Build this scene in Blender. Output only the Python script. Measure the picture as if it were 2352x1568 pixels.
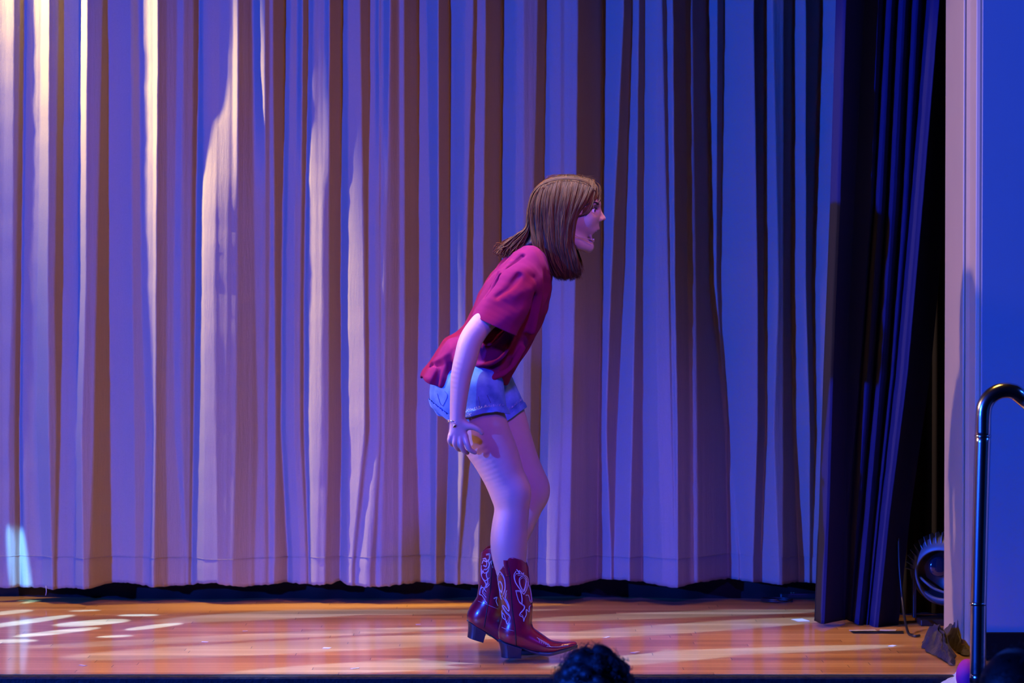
import bpy, bmesh, math, random
import numpy as np
import openvdb
from mathutils import Vector, Matrix
from mathutils.bvhtree import BVHTree
from mathutils import noise as mnoise

random.seed(7); rng = np.random.default_rng(7)
for o in list(bpy.data.objects): bpy.data.objects.remove(o)
S = bpy.context.scene
COL = S.collection

# ------------------------------------------------------------------ camera
HC = 1.2; PITCH = math.radians(1.2); FPX = 2352*100/36.0
cam_d = bpy.data.cameras.new('camera'); cam_d.lens = 100; cam_d.sensor_width = 36; cam_d.sensor_fit = 'HORIZONTAL'
cam_d.dof.use_dof = True; cam_d.dof.focus_distance = 9.1; cam_d.dof.aperture_fstop = 4.5
cam_d.clip_end = 200
cam = bpy.data.objects.new('camera', cam_d); COL.objects.link(cam)
cam.location = (0, 0, HC); cam.rotation_euler = (math.pi/2-PITCH, 0, 0)
S.camera = cam

# ------------------------------------------------------------------ world, exposure
W = bpy.data.worlds.new('world'); S.world = W; W.use_nodes = True
W.node_tree.nodes['Background'].inputs[0].default_value = (0.01, 0.02, 0.06, 1)
W.node_tree.nodes['Background'].inputs[1].default_value = 0.04
S.view_settings.view_transform = 'Standard'; S.view_settings.look = 'None'
S.view_settings.exposure = 0.0; S.view_settings.gamma = 1.0; S.view_settings.use_curve_mapping = False

# ------------------------------------------------------------------ stage lights
def spot(name, loc, target, color, power, angle, blend=0.4, radius=0.1):
    d = bpy.data.lights.new(name, 'SPOT'); d.color = color; d.energy = power
    d.spot_size = math.radians(angle); d.spot_blend = blend; d.shadow_soft_size = radius
    o = bpy.data.objects.new(name, d); COL.objects.link(o); o.location = loc
    o.rotation_euler = (Vector(target)-Vector(loc)).to_track_quat('-Z', 'Y').to_euler()
    return o
def area(name, loc, target, color, power, sx, sy):
    d = bpy.data.lights.new(name, 'AREA'); d.color = color; d.energy = power
    d.shape = 'RECTANGLE'; d.size = sx; d.size_y = sy
    o = bpy.data.objects.new(name, d); COL.objects.link(o); o.location = loc
    o.rotation_euler = (Vector(target)-Vector(loc)).to_track_quat('-Z', 'Y').to_euler()
    return o
# blue front light from the house left, low
spot('blue_front_spot', (-6.3, 3.35, 2.0), (0.5, 10.2, 1.2), (0.010, 0.080, 1.0), 8000, 56, 0.5, 0.05)
# second blue front light, high and nearer the centre, on the performer
spot('blue_key_spot', (0.5, 2.3, 4.3), (0.12, 9.1, 0.8), (0.09, 0.03, 1.0), 3200, 15, 0.9, 0.25)
# amber front wash from the right, aimed left
spot('amber_border_spot', (1.9, 5.6, 4.9), (-1.5, 10.7, 0.8), (1.0, 0.32, 0.06), 860, 32, 0.9, 0.5)
# overhead amber strip over the boards
a_ = area('amber_strip', (-0.5, 8.95, 5.2), (-0.5, 8.95, 0), (1.0, 0.52, 0.09), 42, 2.9, 0.4); a_.data.spread = math.radians(46)
# pink side light from the left wing
spot('pink_side_spot', (-4.6, 8.85, 2.7), (1.2, 9.28, 1.05), (1.0, 0.60, 0.45), 1150, 25, 0.3, 0.08)
# added lamp, lights the side wall so the handrail has blue to reflect
spot('rail_reflection_fill', (0.8, 4.6, 3.6), (4.4, 6.6, 1.0), (0.02, 0.13, 1.0), 500, 70, 0.6, 0.1)
# blue house light on the right-hand wall
spot('house_spot', (4.2, 6.6, 2.4), (2.0, 9.1, 0.9), (0.02, 0.13, 1.0), 90, 60, 0.5, 0.05)

def gobo_light(name, loc, power, build, color=(1, 1, 1), angle=100, radius=0.012, target=None):
    o = spot(name, loc, target or (loc[0], loc[1], 0), color, power, angle, 0.05, radius)
    if target is None: o.rotation_euler = (0, 0, 0)
    d = o.data; d.use_nodes = True; nt = d.node_tree
    em = [n for n in nt.nodes if n.type == 'EMISSION'][0]
    tc = nt.nodes.new('ShaderNodeTexCoord'); sp = nt.nodes.new('ShaderNodeSeparateXYZ')
    nt.links.new(tc.outputs['Normal'], sp.inputs[0])
    def M(op, a, b=None, c=None):
        n = nt.nodes.new('ShaderNodeMath'); n.operation = op
        for i, v in enumerate((a, b, c)):
            if v is None: continue
            if isinstance(v, (int, float)): n.inputs[i].default_value = v
            else: nt.links.new(v, n.inputs[i])
        return n.outputs[0]
    az = M('ABSOLUTE', sp.outputs['Z'])
    U = M('DIVIDE', sp.outputs['X'], az); V = M('DIVIDE', sp.outputs['Y'], az)
    nt.links.new(build(nt, M, U, V), em.inputs['Strength'])
    return o

# warm white border lamp grazing the curtain from above left; an added mask narrows its beam to the cloth
def slit(nt, M, U, V):
    edge = M('MINIMUM', M('MAXIMUM', M('MULTIPLY', M('SUBTRACT', 0.13, M('ABSOLUTE', U)), 30.0), 0.0), 1.0)
    low = M('MINIMUM', M('MAXIMUM', M('ADD', M('MULTIPLY', V, 2.2), 0.30), 0.22), 1.0)      # added mask, dims the lower part of the beam
    return M('MULTIPLY', edge, low)
wg = gobo_light('warm_grazing_spot', (-2.3, 10.43, 3.2), 1700, slit, color=(1.0, 0.70, 0.16), angle=88, radius=0.02, target=(-1.7, 10.57, 1.1))
wg.data.spot_blend = 1.0

# ------------------------------------------------------------------ projection helpers
CP, SP = math.cos(PITCH), math.sin(PITCH)
def P(px, py, Y):
    u = (px-1176)/FPX; v = (784-py)/FPX
    d = Vector((u, CP+v*SP, -SP+v*CP)); t = Y/d.y
    return Vector((d.x*t, Y, HC+d.z*t))
def F(px, py, z=0.0):
    u = (px-1176)/FPX; v = (784-py)/FPX
    d = Vector((u, CP+v*SP, -SP+v*CP)); t = (z-HC)/d.z
    return Vector((d.x*t, d.y*t, z))
YG = 9.07                      # the performer's plane
K = FPX/YG                     # pixels per metre there

# ------------------------------------------------------------------ object helpers
def link(o, parent=None):
    COL.objects.link(o)
    if parent is not None: o.parent = parent
    return o
def tag(o, label=None, cat=None, group=None, kind=None):
    if label: o['label'] = label
    if cat: o['category'] = cat
    if group: o['group'] = group
    if kind: o['kind'] = kind
    return o
def empty(name, loc=(0, 0, 0)):
    o = bpy.data.objects.new(name, None); COL.objects.link(o); o.location = loc; o.empty_display_size = 0.1
    return o
def mesh_obj(name, verts, faces, mat, parent=None, smooth=True):
    me = bpy.data.meshes.new(name)
    verts = np.asarray(verts, dtype=np.float32); 
    if isinstance(faces, np.ndarray):
        me.vertices.add(len(verts)); me.vertices.foreach_set('co', verts.ravel())
        n = faces.shape[0]; k = faces.shape[1]
        me.loops.add(n*k); me.loops.foreach_set('vertex_index', faces.ravel().astype(np.int32))
        me.polygons.add(n); me.polygons.foreach_set('loop_start', np.arange(0, n*k, k, dtype=np.int32))
        me.update(calc_edges=True); me.validate()
    else:
        me.from_pydata([tuple(map(float, v)) for v in verts], [], faces); me.update()
    if smooth: me.polygons.foreach_set('use_smooth', [True]*len(me.polygons))
    if mat: me.materials.append(mat)
    o = bpy.data.objects.new(name, me)
    link(o, parent)
    if parent is not None: o.matrix_parent_inverse = Matrix.Translation(-Vector(parent_world(parent)))
    return o
def parent_world(p):
    # a thing's Empty carries an offset; meshes keep world coordinates
    return p.location if p.type == 'EMPTY' else Vector((0, 0, 0))
def bm_obj(name, bm, mat, parent=None, smooth=False, bevel=0):
    me = bpy.data.meshes.new(name); bm.normal_update(); bm.to_mesh(me); bm.free()
    if smooth: me.polygons.foreach_set('use_smooth', [True]*len(me.polygons))
    if mat: me.materials.append(mat)
    o = bpy.data.objects.new(name, me); link(o, parent)
    if parent is not None: o.matrix_parent_inverse = Matrix.Translation(-Vector(parent_world(parent)))
    if bevel:
        m = o.modifiers.new('bevel', 'BEVEL'); m.width = bevel; m.segments = 2; m.limit_method = 'ANGLE'
    return o
def box(bm, x0, x1, y0, y1, z0, z1):
    v = [bm.verts.new(c) for c in ((x0,y0,z0),(x1,y0,z0),(x1,y1,z0),(x0,y1,z0),(x0,y0,z1),(x1,y0,z1),(x1,y1,z1),(x0,y1,z1))]
    for f in ((3,2,1,0),(4,5,6,7),(0,1,5,4),(1,2,6,5),(2,3,7,6),(3,0,4,7)): bm.faces.new([v[i] for i in f])
def catmull(pts, n):
    pts = np.asarray(pts, float); out = []
    P0 = np.vstack([2*pts[0]-pts[1], pts, 2*pts[-1]-pts[-2]])
    for i in range(1, len(P0)-2):
        a, b, c, d = P0[i-1], P0[i], P0[i+1], P0[i+2]
        for t in np.linspace(0, 1, n, endpoint=False):
            out.append(0.5*((2*b)+(-a+c)*t+(2*a-5*b+4*c-d)*t*t+(-a+3*b-3*c+d)*t**3))
    out.append(pts[-1]); return np.array(out)
def tube_arrays(pts, rad, sides=6, cap=True):
    pts = np.asarray(pts, float); n = len(pts)
    rad = np.full(n, rad) if np.isscalar(rad) else np.asarray(rad)
    T = np.gradient(pts, axis=0); T /= np.linalg.norm(T, axis=1)[:, None]+1e-12
    up = np.array([0.13, 0.97, 0.2]); 
    N = np.cross(T, up); bad = np.linalg.norm(N, axis=1) < 1e-3; N[bad] = [1, 0, 0]
    N /= np.linalg.norm(N, axis=1)[:, None]; B = np.cross(T, N)
    a = np.linspace(0, 2*np.pi, sides, endpoint=False)
    V = pts[:, None, :]+rad[:, None, None]*(np.cos(a)[None, :, None]*N[:, None, :]+np.sin(a)[None, :, None]*B[:, None, :])
    V = V.reshape(-1, 3); Fc = []
    i = np.arange(n-1)[:, None]*sides; j = np.arange(sides)[None, :]; j2 = (j+1) % sides
    Fq = np.stack([i+j, i+sides+j, i+sides+j2, i+j2], -1).reshape(-1, 4)
    return V, Fq
def tubes_obj(name, lines, mat, parent=None, sides=5):
    """lines: list of (pts, radius)"""
    Vs, Fs, off = [], [], 0
    for pts, r in lines:
        pts = np.asarray(pts, float)
        r = np.full(len(pts), r) if np.isscalar(r) else np.asarray(r, float)
        # close the tube's ends with a shrinking ring
        e0 = pts[0]-(pts[1]-pts[0])/max(np.linalg.norm(pts[1]-pts[0]), 1e-9)*r[0]*0.4
        e1 = pts[-1]+(pts[-1]-pts[-2])/max(np.linalg.norm(pts[-1]-pts[-2]), 1e-9)*r[-1]*0.4
        pts = np.vstack([e0, pts, e1]); r = np.concatenate([[r[0]*.05], r, [r[-1]*.05]])
        V, Fq = tube_arrays(pts, r, sides); Vs.append(V); Fs.append(Fq+off); off += len(V)
    return mesh_obj(name, np.vstack(Vs), np.vstack(Fs), mat, parent)

# ------------------------------------------------------------------ implicit-surface modelling
class Grid:
    def __init__(s, lo, hi, h):
        s.lo = np.array(lo, float); s.h = h; s.n = np.ceil((np.array(hi)-s.lo)/h).astype(int)+1
        s.a = np.full(s.n, 0.05, np.float32)
    def sub(s, lo, hi):
        i0 = np.clip(np.floor((np.array(lo)-s.lo)/s.h).astype(int), 0, s.n-1)
        i1 = np.clip(np.ceil((np.array(hi)-s.lo)/s.h).astype(int)+1, 1, s.n)
        sl = tuple(slice(a, b) for a, b in zip(i0, i1))
        ax = [(s.lo[k]+np.arange(i0[k], i1[k])*s.h).astype(np.float32) for k in range(3)]
        return sl, ax[0][:, None, None], ax[1][None, :, None], ax[2][None, None, :]
    def all(s): return s.sub(s.lo, s.lo+s.n*s.h)
    def merge(s, sl, d, k):
        a = s.a[sl]
        if k <= 0: s.a[sl] = np.minimum(a, d)
        else:
            hh = np.maximum(k-np.abs(a-d), 0)/k
            s.a[sl] = np.minimum(a, d)-hh*hh*k*0.25
    def carve(s, sl, d, k=0.0):
        a = s.a[sl]
        if k <= 0: s.a[sl] = np.maximum(a, -d)
        else:
            hh = np.maximum(k-np.abs(a+d), 0)/k
            s.a[sl] = np.maximum(a, -d)+hh*hh*k*0.25
    def chain(s, pts, k=0.01, n=4, carve=False):
        """pts rows: x,y,z,r,ky (depth stretch)"""
        p = catmull(pts, n) if n > 1 and len(pts) > 2 else np.asarray(pts, float)
        m = np.max(p[:, 3]*np.maximum(p[:, 4], 1))+max(k, 0)+3*s.h+0.004
        sl, X, Y, Z = s.sub(p[:, :3].min(0)-m, p[:, :3].max(0)+m)
        tmp = np.full(tuple(q.stop-q.start for q in sl), 0.05, np.float32)
        o = [q.start for q in sl]
        for a, b in zip(p[:-1], p[1:]):
            mm = max(a[3]*max(a[4], 1), b[3]*max(b[4], 1))+max(k, 0)+3*s.h+0.004
            s2, x, y, z = s.sub(np.minimum(a[:3], b[:3])-mm, np.maximum(a[:3], b[:3])+mm)
            ab = b[:3]-a[:3]; L2 = float(ab@ab)+1e-12
            t = np.clip(((x-a[0])*ab[0]+(y-a[1])*ab[1]*0.2+(z-a[2])*ab[2])/(ab[0]**2+0.2*ab[1]**2+ab[2]**2+1e-9), 0, 1)
            r = a[3]+(b[3]-a[3])*t; ky = a[4]+(b[4]-a[4])*t
            dx = x-(a[0]+ab[0]*t); dy = y-(a[1]+ab[1]*t); dz = z-(a[2]+ab[2]*t)
            q = np.sqrt(dx*dx+(dy/ky)**2+dz*dz)
            g = np.sqrt(dx*dx+(dy/ky**2)**2+dz*dz)/np.maximum(q, 1e-6)
            d = ((q-r)/np.maximum(g, 0.25)).astype(np.float32)
            loc = tuple(slice(max(u.start-oo, 0), u.stop-oo) for u, oo in zip(s2, o))
            loc = tuple(slice(l.start, min(l.stop, tmp.shape[i])) for i, l in enumerate(loc))
            cut = tuple(slice(max(o[i]-s2[i].start, 0), max(o[i]-s2[i].start, 0)+loc[i].stop-loc[i].start) for i in range(3))
            tmp[loc] = np.minimum(tmp[loc], d[cut])
        (s.carve if carve else s.merge)(sl, tmp, k)
    def ell(s, c, r, k=0.01, carve=False, rot=0.0):
        """ellipsoid, rot about the depth axis"""
        c = np.array(c); r = np.array(r, float); m = r.max()+max(k, 0)+3*s.h+0.003
        sl, x, y, z = s.sub(c-m, c+m)
        ca, sa = math.cos(rot), math.sin(rot)
        dx, dz = x-c[0], z-c[2]; u = ca*dx+sa*dz; w = -sa*dx+ca*dz; y = y-c[1]
        q = np.sqrt((u/r[0])**2+(y/r[1])**2+(w/r[2])**2)
        g = np.sqrt((u/r[0]**2)**2+(y/r[1]**2)**2+(w/r[2]**2)**2)
        d = (q*(q-1)/np.maximum(g, 1e-6)).astype(np.float32)
        (s.carve if carve else s.merge)(sl, d, k)
    def blur(s, n=1):
        a = np.clip(s.a, -0.02, 0.02)
        for _ in range(n):
            for ax in range(3):
                b = a.copy()
                sl = [slice(None)]*3; s0 = list(sl); s1 = list(sl); s2 = list(sl)
                s0[ax] = slice(0, -2); s1[ax] = slice(1, -1); s2[ax] = slice(2, None)
                b[tuple(s1)] = 0.25*a[tuple(s0)]+0.5*a[tuple(s1)]+0.25*a[tuple(s2)]
                a = b
        s.a = a
    def mesh(s, name, mat, parent=None):
        a = np.clip(s.a, -4*s.h, 4*s.h).astype(np.float32)
        g = openvdb.FloatGrid(4*s.h); g.copyFromArray(a)
        pts, quads = g.convertToQuads(0.0)
        pts = pts.astype(np.float64)*s.h+s.lo
        q = quads.astype(np.int64)
        v = pts[q]; n = np.cross(v[:, 1]-v[:, 0], v[:, 2]-v[:, 0]); vol = (n*v[:, 0]).sum()
        if vol < 0: q = q[:, ::-1]
        return mesh_obj(name, pts, np.ascontiguousarray(q), mat, parent)
def G(px, py, dy, rpx, ky=1.0):
    p = P(px, py, YG+dy); return (p.x, p.y, p.z, rpx/K, ky)
def G3(px, py, dy):
    p = P(px, py, YG+dy); return (p.x, p.y, p.z)

# ------------------------------------------------------------------ materials
def new_mat(name):
    m = bpy.data.materials.new(name); m.use_nodes = True
    nt = m.node_tree; b = nt.nodes['Principled BSDF']
    return m, nt, b
def pmat(name, color, rough=0.5, metal=0.0, coat=0.0, sss=0.0, sheen=0.0, spec=0.5, bump=None, var=0.0, vscale=20):
    m, nt, b = new_mat(name)
    b.inputs['Base Color'].default_value = (*color, 1); b.inputs['Roughness'].default_value = rough
    b.inputs['Metallic'].default_value = metal; b.inputs['Coat Weight'].default_value = coat
    b.inputs['Coat Roughness'].default_value = 0.12; b.inputs['Specular IOR Level'].default_value = spec
    if sss:
        b.inputs['Subsurface Weight'].default_value = sss; b.inputs['Subsurface Radius'].default_value = (0.010, 0.004, 0.002)
        b.inputs['Subsurface Scale'].default_value = 1.0
    if sheen: b.inputs['Sheen Weight'].default_value = sheen; b.inputs['Sheen Roughness'].default_value = 0.5
    tc = nt.nodes.new('ShaderNodeTexCoord')
    if var:
        n = nt.nodes.new('ShaderNodeTexNoise'); n.inputs['Scale'].default_value = vscale; n.inputs['Detail'].default_value = 5
        nt.links.new(tc.outputs['Object'], n.inputs['Vector'])
        mx = nt.nodes.new('ShaderNodeMix'); mx.data_type = 'RGBA'
        mx.inputs[6].default_value = (*[c*(1-var) for c in color], 1); mx.inputs[7].default_value = (*[min(1, c*(1+var)) for c in color], 1)
        nt.links.new(n.outputs['Fac'], mx.inputs[0]); nt.links.new(mx.outputs[2], b.inputs['Base Color'])
    if bump:
        sc, st, dist = bump
        n = nt.nodes.new('ShaderNodeTexNoise'); n.inputs['Scale'].default_value = sc; n.inputs['Detail'].default_value = 6
        nt.links.new(tc.outputs['Object'], n.inputs['Vector'])
        bp = nt.nodes.new('ShaderNodeBump'); bp.inputs['Strength'].default_value = st; bp.inputs['Distance'].default_value = dist
        nt.links.new(n.outputs['Fac'], bp.inputs['Height']); nt.links.new(bp.outputs[0], b.inputs['Normal'])
    return m

M_skin = pmat('skin', (0.47, 0.29, 0.21), 0.5, sss=0.25, var=0.04, vscale=30)
M_hair = pmat('brown_hair', (0.095, 0.042, 0.013), 0.6, spec=0.12, var=0.5, vscale=40)
M_haircap = pmat('brown_hair_mass', (0.045, 0.020, 0.007), 0.6, var=0.3, vscale=60)
M_lash = pmat('dark_brow', (0.03, 0.015, 0.01), 0.6)
M_eye = pmat('eye_white', (0.75, 0.72, 0.70), 0.15)
M_iris = pmat('iris', (0.04, 0.025, 0.02), 0.1)
M_teeth = pmat('teeth', (0.8, 0.78, 0.72), 0.25)
M_mouth = pmat('mouth_inside', (0.12, 0.015, 0.02), 0.5)
M_shirt = pmat('maroon_jersey', (0.18, 0.006, 0.047), 0.95, spec=0.15, bump=(900, 0.15, 0.0006), var=0.05, vscale=300)
M_boot = pmat('oxblood_leather', (0.20, 0.005, 0.020), 0.26, coat=0.6, bump=(60, 0.12, 0.001), var=0.12, vscale=25)
M_piping = pmat('black_piping', (0.012, 0.008, 0.012), 0.35)
M_heel = pmat('black_stacked_heel', (0.012, 0.014, 0.02), 0.4)
M_sole = pmat('dark_sole', (0.02, 0.02, 0.025), 0.35)
M_thread = pmat('pale_thread', (0.58, 0.47, 0.42), 0.5)
M_gold = pmat('gold_metal', (0.9, 0.62, 0.4), 0.2, metal=1.0)
M_silver = pmat('silver_metal', (0.8, 0.75, 0.75), 0.2, metal=1.0)
M_mic = pmat('beige_microphone', (0.55, 0.36, 0.26), 0.45)
M_black = pmat('black_plastic', (0.012, 0.012, 0.014), 0.4)
M_blackcloth = pmat('black_cloth', (0.040, 0.030, 0.028), 0.6, bump=(70, 0.8, 0.006), var=0.7, vscale=45)
M_steel = pmat('brushed_steel', (0.62, 0.60, 0.60), 0.20, metal=1.0, bump=(14, 0.08, 0.001), var=0.12, vscale=9)
M_fin = pmat('pale_aluminium', (0.10, 0.14, 0.16), 0.45, metal=0.2)
M_blackhair = pmat('black_curly_hair', (0.010, 0.006, 0.006), 0.6)
M_darkskin = pmat('audience_skin', (0.30, 0.17, 0.12), 0.6)  # one even, darker skin tone for the audience bodies
M_darkshirt = pmat('dark_cotton', (0.02, 0.02, 0.03), 0.9)
M_magenta = pmat('magenta_fabric', (0.45, 0.01, 0.20), 0.7, var=0.2)
M_paleblue = pmat('pale_blue_fabric', (0.30, 0.36, 0.42), 0.7, var=0.35, vscale=25, bump=(40, 0.4, 0.004))
M_tape = pmat('white_tape', (0.5, 0.48, 0.46), 0.5)
M_wall = pmat('painted_wall', (0.27, 0.29, 0.33), 0.55, bump=(260, 0.10, 0.0012), var=0.03, vscale=5)
M_jamb = pmat('painted_jamb', (0.38, 0.31, 0.20), 0.42, bump=(12, 0.12, 0.003), var=0.05, vscale=7)
M_blackpaint = pmat('black_paint', (0.006, 0.006, 0.007), 0.7, spec=0.04)
M_edge = pmat('worn_black_edge', (0.02, 0.02, 0.022), 0.5, bump=(120, 0.6, 0.004), var=0.8, vscale=60, spec=0.1)
M_rear = pmat('black_backdrop', (0.004, 0.004, 0.005), 0.9)

def denim_mat():
    m, nt, b = new_mat('light_denim'); b.inputs['Roughness'].default_value = 0.85
    tc = nt.nodes.new('ShaderNodeTexCoord')
    w = nt.nodes.new('ShaderNodeTexNoise'); w.inputs['Scale'].default_value = 22; w.inputs['Detail'].default_value = 8
    nt.links.new(tc.outputs['Object'], w.inputs['Vector'])
    r = nt.nodes.new('ShaderNodeValToRGB'); r.color_ramp.elements[0].color = (0.035, 0.12, 0.27, 1); r.color_ramp.elements[0].position = 0.3
    r.color_ramp.elements[1].color = (0.13, 0.28, 0.50, 1); r.color_ramp.elements[1].position = 0.7
    nt.links.new(w.outputs['Fac'], r.inputs[0]); nt.links.new(r.outputs[0], b.inputs['Base Color'])
    wv = nt.nodes.new('ShaderNodeTexWave'); wv.inputs['Scale'].default_value = 260; wv.bands_direction = 'DIAGONAL'
    nt.links.new(tc.outputs['Object'], wv.inputs['Vector'])
    bp = nt.nodes.new('ShaderNodeBump'); bp.inputs['Strength'].default_value = 0.2; bp.inputs['Distance'].default_value = 0.001
    nt.links.new(wv.outputs['Fac'], bp.inputs['Height']); nt.links.new(bp.outputs[0], b.inputs['Normal'])
    return m
M_denim = denim_mat()

def curtain_mat(name, color, crinkle, rough=0.9, sheen=0.0):
    m, nt, b = new_mat(name); b.inputs['Roughness'].default_value = rough
    b.inputs['Specular IOR Level'].default_value = 0.2
    if sheen: b.inputs['Sheen Weight'].default_value = sheen
    tc = nt.nodes.new('ShaderNodeTexCoord')
    mp = nt.nodes.new('ShaderNodeMapping'); mp.inputs['Scale'].default_value = (260, 260, 900)
    nt.links.new(tc.outputs['Object'], mp.inputs[0])
    n1 = nt.nodes.new('ShaderNodeTexNoise'); n1.inputs['Scale'].default_value = 1; n1.inputs['Detail'].default_value = 2
    nt.links.new(mp.outputs[0], n1.inputs['Vector'])
    mp2 = nt.nodes.new('ShaderNodeMapping'); mp2.inputs['Scale'].default_value = (130, 130, 16)
    nt.links.new(tc.outputs['Object'], mp2.inputs[0])
    n2 = nt.nodes.new('ShaderNodeTexNoise'); n2.inputs['Scale'].default_value = 1; n2.inputs['Detail'].default_value = 6; n2.inputs['Roughness'].default_value = 0.65
    nt.links.new(mp2.outputs[0], n2.inputs['Vector'])
    ad = nt.nodes.new('ShaderNodeMath'); ad.operation = 'MULTIPLY_ADD'; ad.inputs[1].default_value = 0.45
    nt.links.new(n1.outputs['Fac'], ad.inputs[0]); nt.links.new(n2.outputs['Fac'], ad.inputs[2])
    bp = nt.nodes.new('ShaderNodeBump'); bp.inputs['Strength'].default_value = crinkle; bp.inputs['Distance'].default_value = 0.004
    nt.links.new(ad.outputs[0], bp.inputs['Height']); nt.links.new(bp.outputs[0], b.inputs['Normal'])
    mx = nt.nodes.new('ShaderNodeMix'); mx.data_type = 'RGBA'
    mx.inputs[6].default_value = (*[c*0.82 for c in color], 1); mx.inputs[7].default_value = (*[min(1, c*1.15) for c in color], 1)
    nt.links.new(n1.outputs['Fac'], mx.inputs[0]); nt.links.new(mx.outputs[2], b.inputs['Base Color'])
    return m
M_curtain = curtain_mat('beige_curtain_cloth', (0.25, 0.222, 0.200), 0.50)
M_leg = curtain_mat('black_velour', (0.014, 0.018, 0.085), 0.25, 0.95, sheen=0.03)
M_leg.node_tree.nodes['Principled BSDF'].inputs['Specular IOR Level'].default_value = 0.06

def floor_mat():
    m, nt, b = new_mat('varnished_maple_boards')
    tc = nt.nodes.new('ShaderNodeTexCoord'); sp = nt.nodes.new('ShaderNodeSeparateXYZ'); nt.links.new(tc.outputs['Object'], sp.inputs[0])
    def M(op, a, b_=None):
        n = nt.nodes.new('ShaderNodeMath'); n.operation = op
        for i, v in enumerate((a, b_)):
            if v is None: continue
            if isinstance(v, (int, float)): n.inputs[i].default_value = v
            else: nt.links.new(v, n.inputs[i])
        return n.outputs[0]
    yb = M('DIVIDE', sp.outputs['Y'], 0.057); row = M('FLOOR', yb); fr = M('FRACT', yb)
    wn = nt.nodes.new('ShaderNodeTexWhiteNoise'); wn.noise_dimensions = '1D'; nt.links.new(row, wn.inputs['W'])
    xo = M('ADD', M('DIVIDE', sp.outputs['X'], 1.15), M('MULTIPLY', wn.outputs['Value'], 7.3))
    col = M('FLOOR', xo); fx = M('FRACT', xo)
    cb = nt.nodes.new('ShaderNodeCombineXYZ'); nt.links.new(row, cb.inputs[0]); nt.links.new(col, cb.inputs[1])
    w2 = nt.nodes.new('ShaderNodeTexWhiteNoise'); w2.noise_dimensions = '2D'; nt.links.new(cb.outputs[0], w2.inputs['Vector'])
    mp = nt.nodes.new('ShaderNodeMapping'); mp.inputs['Scale'].default_value = (1.6, 60, 1); nt.links.new(tc.outputs['Object'], mp.inputs[0])
    gr = nt.nodes.new('ShaderNodeTexNoise'); gr.inputs['Scale'].default_value = 1; gr.inputs['Detail'].default_value = 7; nt.links.new(mp.outputs[0], gr.inputs['Vector'])
    f = M('ADD', M('MULTIPLY', w2.outputs['Value'], 0.55), M('MULTIPLY', gr.outputs['Fac'], 0.5))
    r = nt.nodes.new('ShaderNodeValToRGB')
    r.color_ramp.elements[0].position = 0.12; r.color_ramp.elements[0].color = (0.30, 0.13, 0.035, 1)
    r.color_ramp.elements[1].position = 0.95; r.color_ramp.elements[1].color = (0.68, 0.40, 0.15, 1)
    e = r.color_ramp.elements.new(0.5); e.color = (0.50, 0.25, 0.075, 1)
    nt.links.new(f, r.inputs[0])
    gap = M('MAXIMUM', M('LESS_THAN', fr, 0.045), M('LESS_THAN', fx, 0.0025))
    mx = nt.nodes.new('ShaderNodeMix'); mx.data_type = 'RGBA'; mx.inputs[7].default_value = (0.07, 0.03, 0.015, 1)
    nt.links.new(M('MULTIPLY', gap, 0.7), mx.inputs[0]); nt.links.new(r.outputs[0], mx.inputs[6]); nt.links.new(mx.outputs[2], b.inputs['Base Color'])
    b.inputs['Roughness'].default_value = 0.45
    b.inputs['Coat Weight'].default_value = 0.75; b.inputs['Coat IOR'].default_value = 1.38; b.inputs['Specular IOR Level'].default_value = 0.25
    n3 = nt.nodes.new('ShaderNodeTexNoise'); n3.inputs['Scale'].default_value = 3; n3.inputs['Detail'].default_value = 8; nt.links.new(tc.outputs['Object'], n3.inputs['Vector'])
    nt.links.new(M('MULTIPLY_ADD', n3.outputs['Fac'], 0.12) if False else M('ADD', M('MULTIPLY', n3.outputs['Fac'], 0.08), 0.045), b.inputs['Coat Roughness'])
    bp = nt.nodes.new('ShaderNodeBump'); bp.inputs['Strength'].default_value = 0.05; bp.inputs['Distance'].default_value = 0.001
    nt.links.new(M('SUBTRACT', gr.outputs['Fac'], M('MULTIPLY', gap, 1.0)), bp.inputs['Height']); nt.links.new(bp.outputs[0], b.inputs['Normal'])
    return m
M_floor = floor_mat()

# ------------------------------------------------------------------ the setting
YF = F(1000, 1551).y                 # front lip of the stage
YW = 9.03; XJ = 1.47                 # proscenium wall face and jamb
bm = bmesh.new(); box(bm, -4.2, XJ+1.2, YF+0.03, 13.2, -0.04, 0.0)
fl = tag(bm_obj('floor', bm, M_floor), 'glossy orange maple board stage floor with light patterns', 'floor', kind='structure')
bm = bmesh.new(); box(bm, -4.2, 1.36, YF-0.012, YF+0.029, -0.045, -0.0008)
tag(bm_obj('trim_1', bm, M_edge, bevel=0.008), 'scuffed black lip running along the stage front edge', 'trim', kind='structure')
bm = bmesh.new(); box(bm, -4.2, 1.36, YF+0.03, YF+0.08, -1.1, -0.045)
tag(bm_obj('wall_front', bm, M_blackpaint), 'black riser below the stage front edge', 'wall', kind='structure')
bm = bmesh.new(); box(bm, -6, 6, -1.5, 13.2, -1.15, -1.1)
tag(bm_obj('floor', bm, M_blackpaint), 'dark auditorium floor below the stage', 'floor', kind='structure')
bm = bmesh.new(); box(bm, -4.2, 3.4, 13.2, 13.3, -0.5, 5.5)
tag(bm_obj('wall_back', bm, M_rear), 'black wall behind the curtains', 'wall', kind='structure')
bm = bmesh.new(); box(bm, 2.6, 2.7, YW+0.1, 13.2, -0.5, 5.5)
tag(bm_obj('wall_wing', bm, M_rear), 'black wall of the stage right wing', 'wall', kind='structure')

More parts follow.
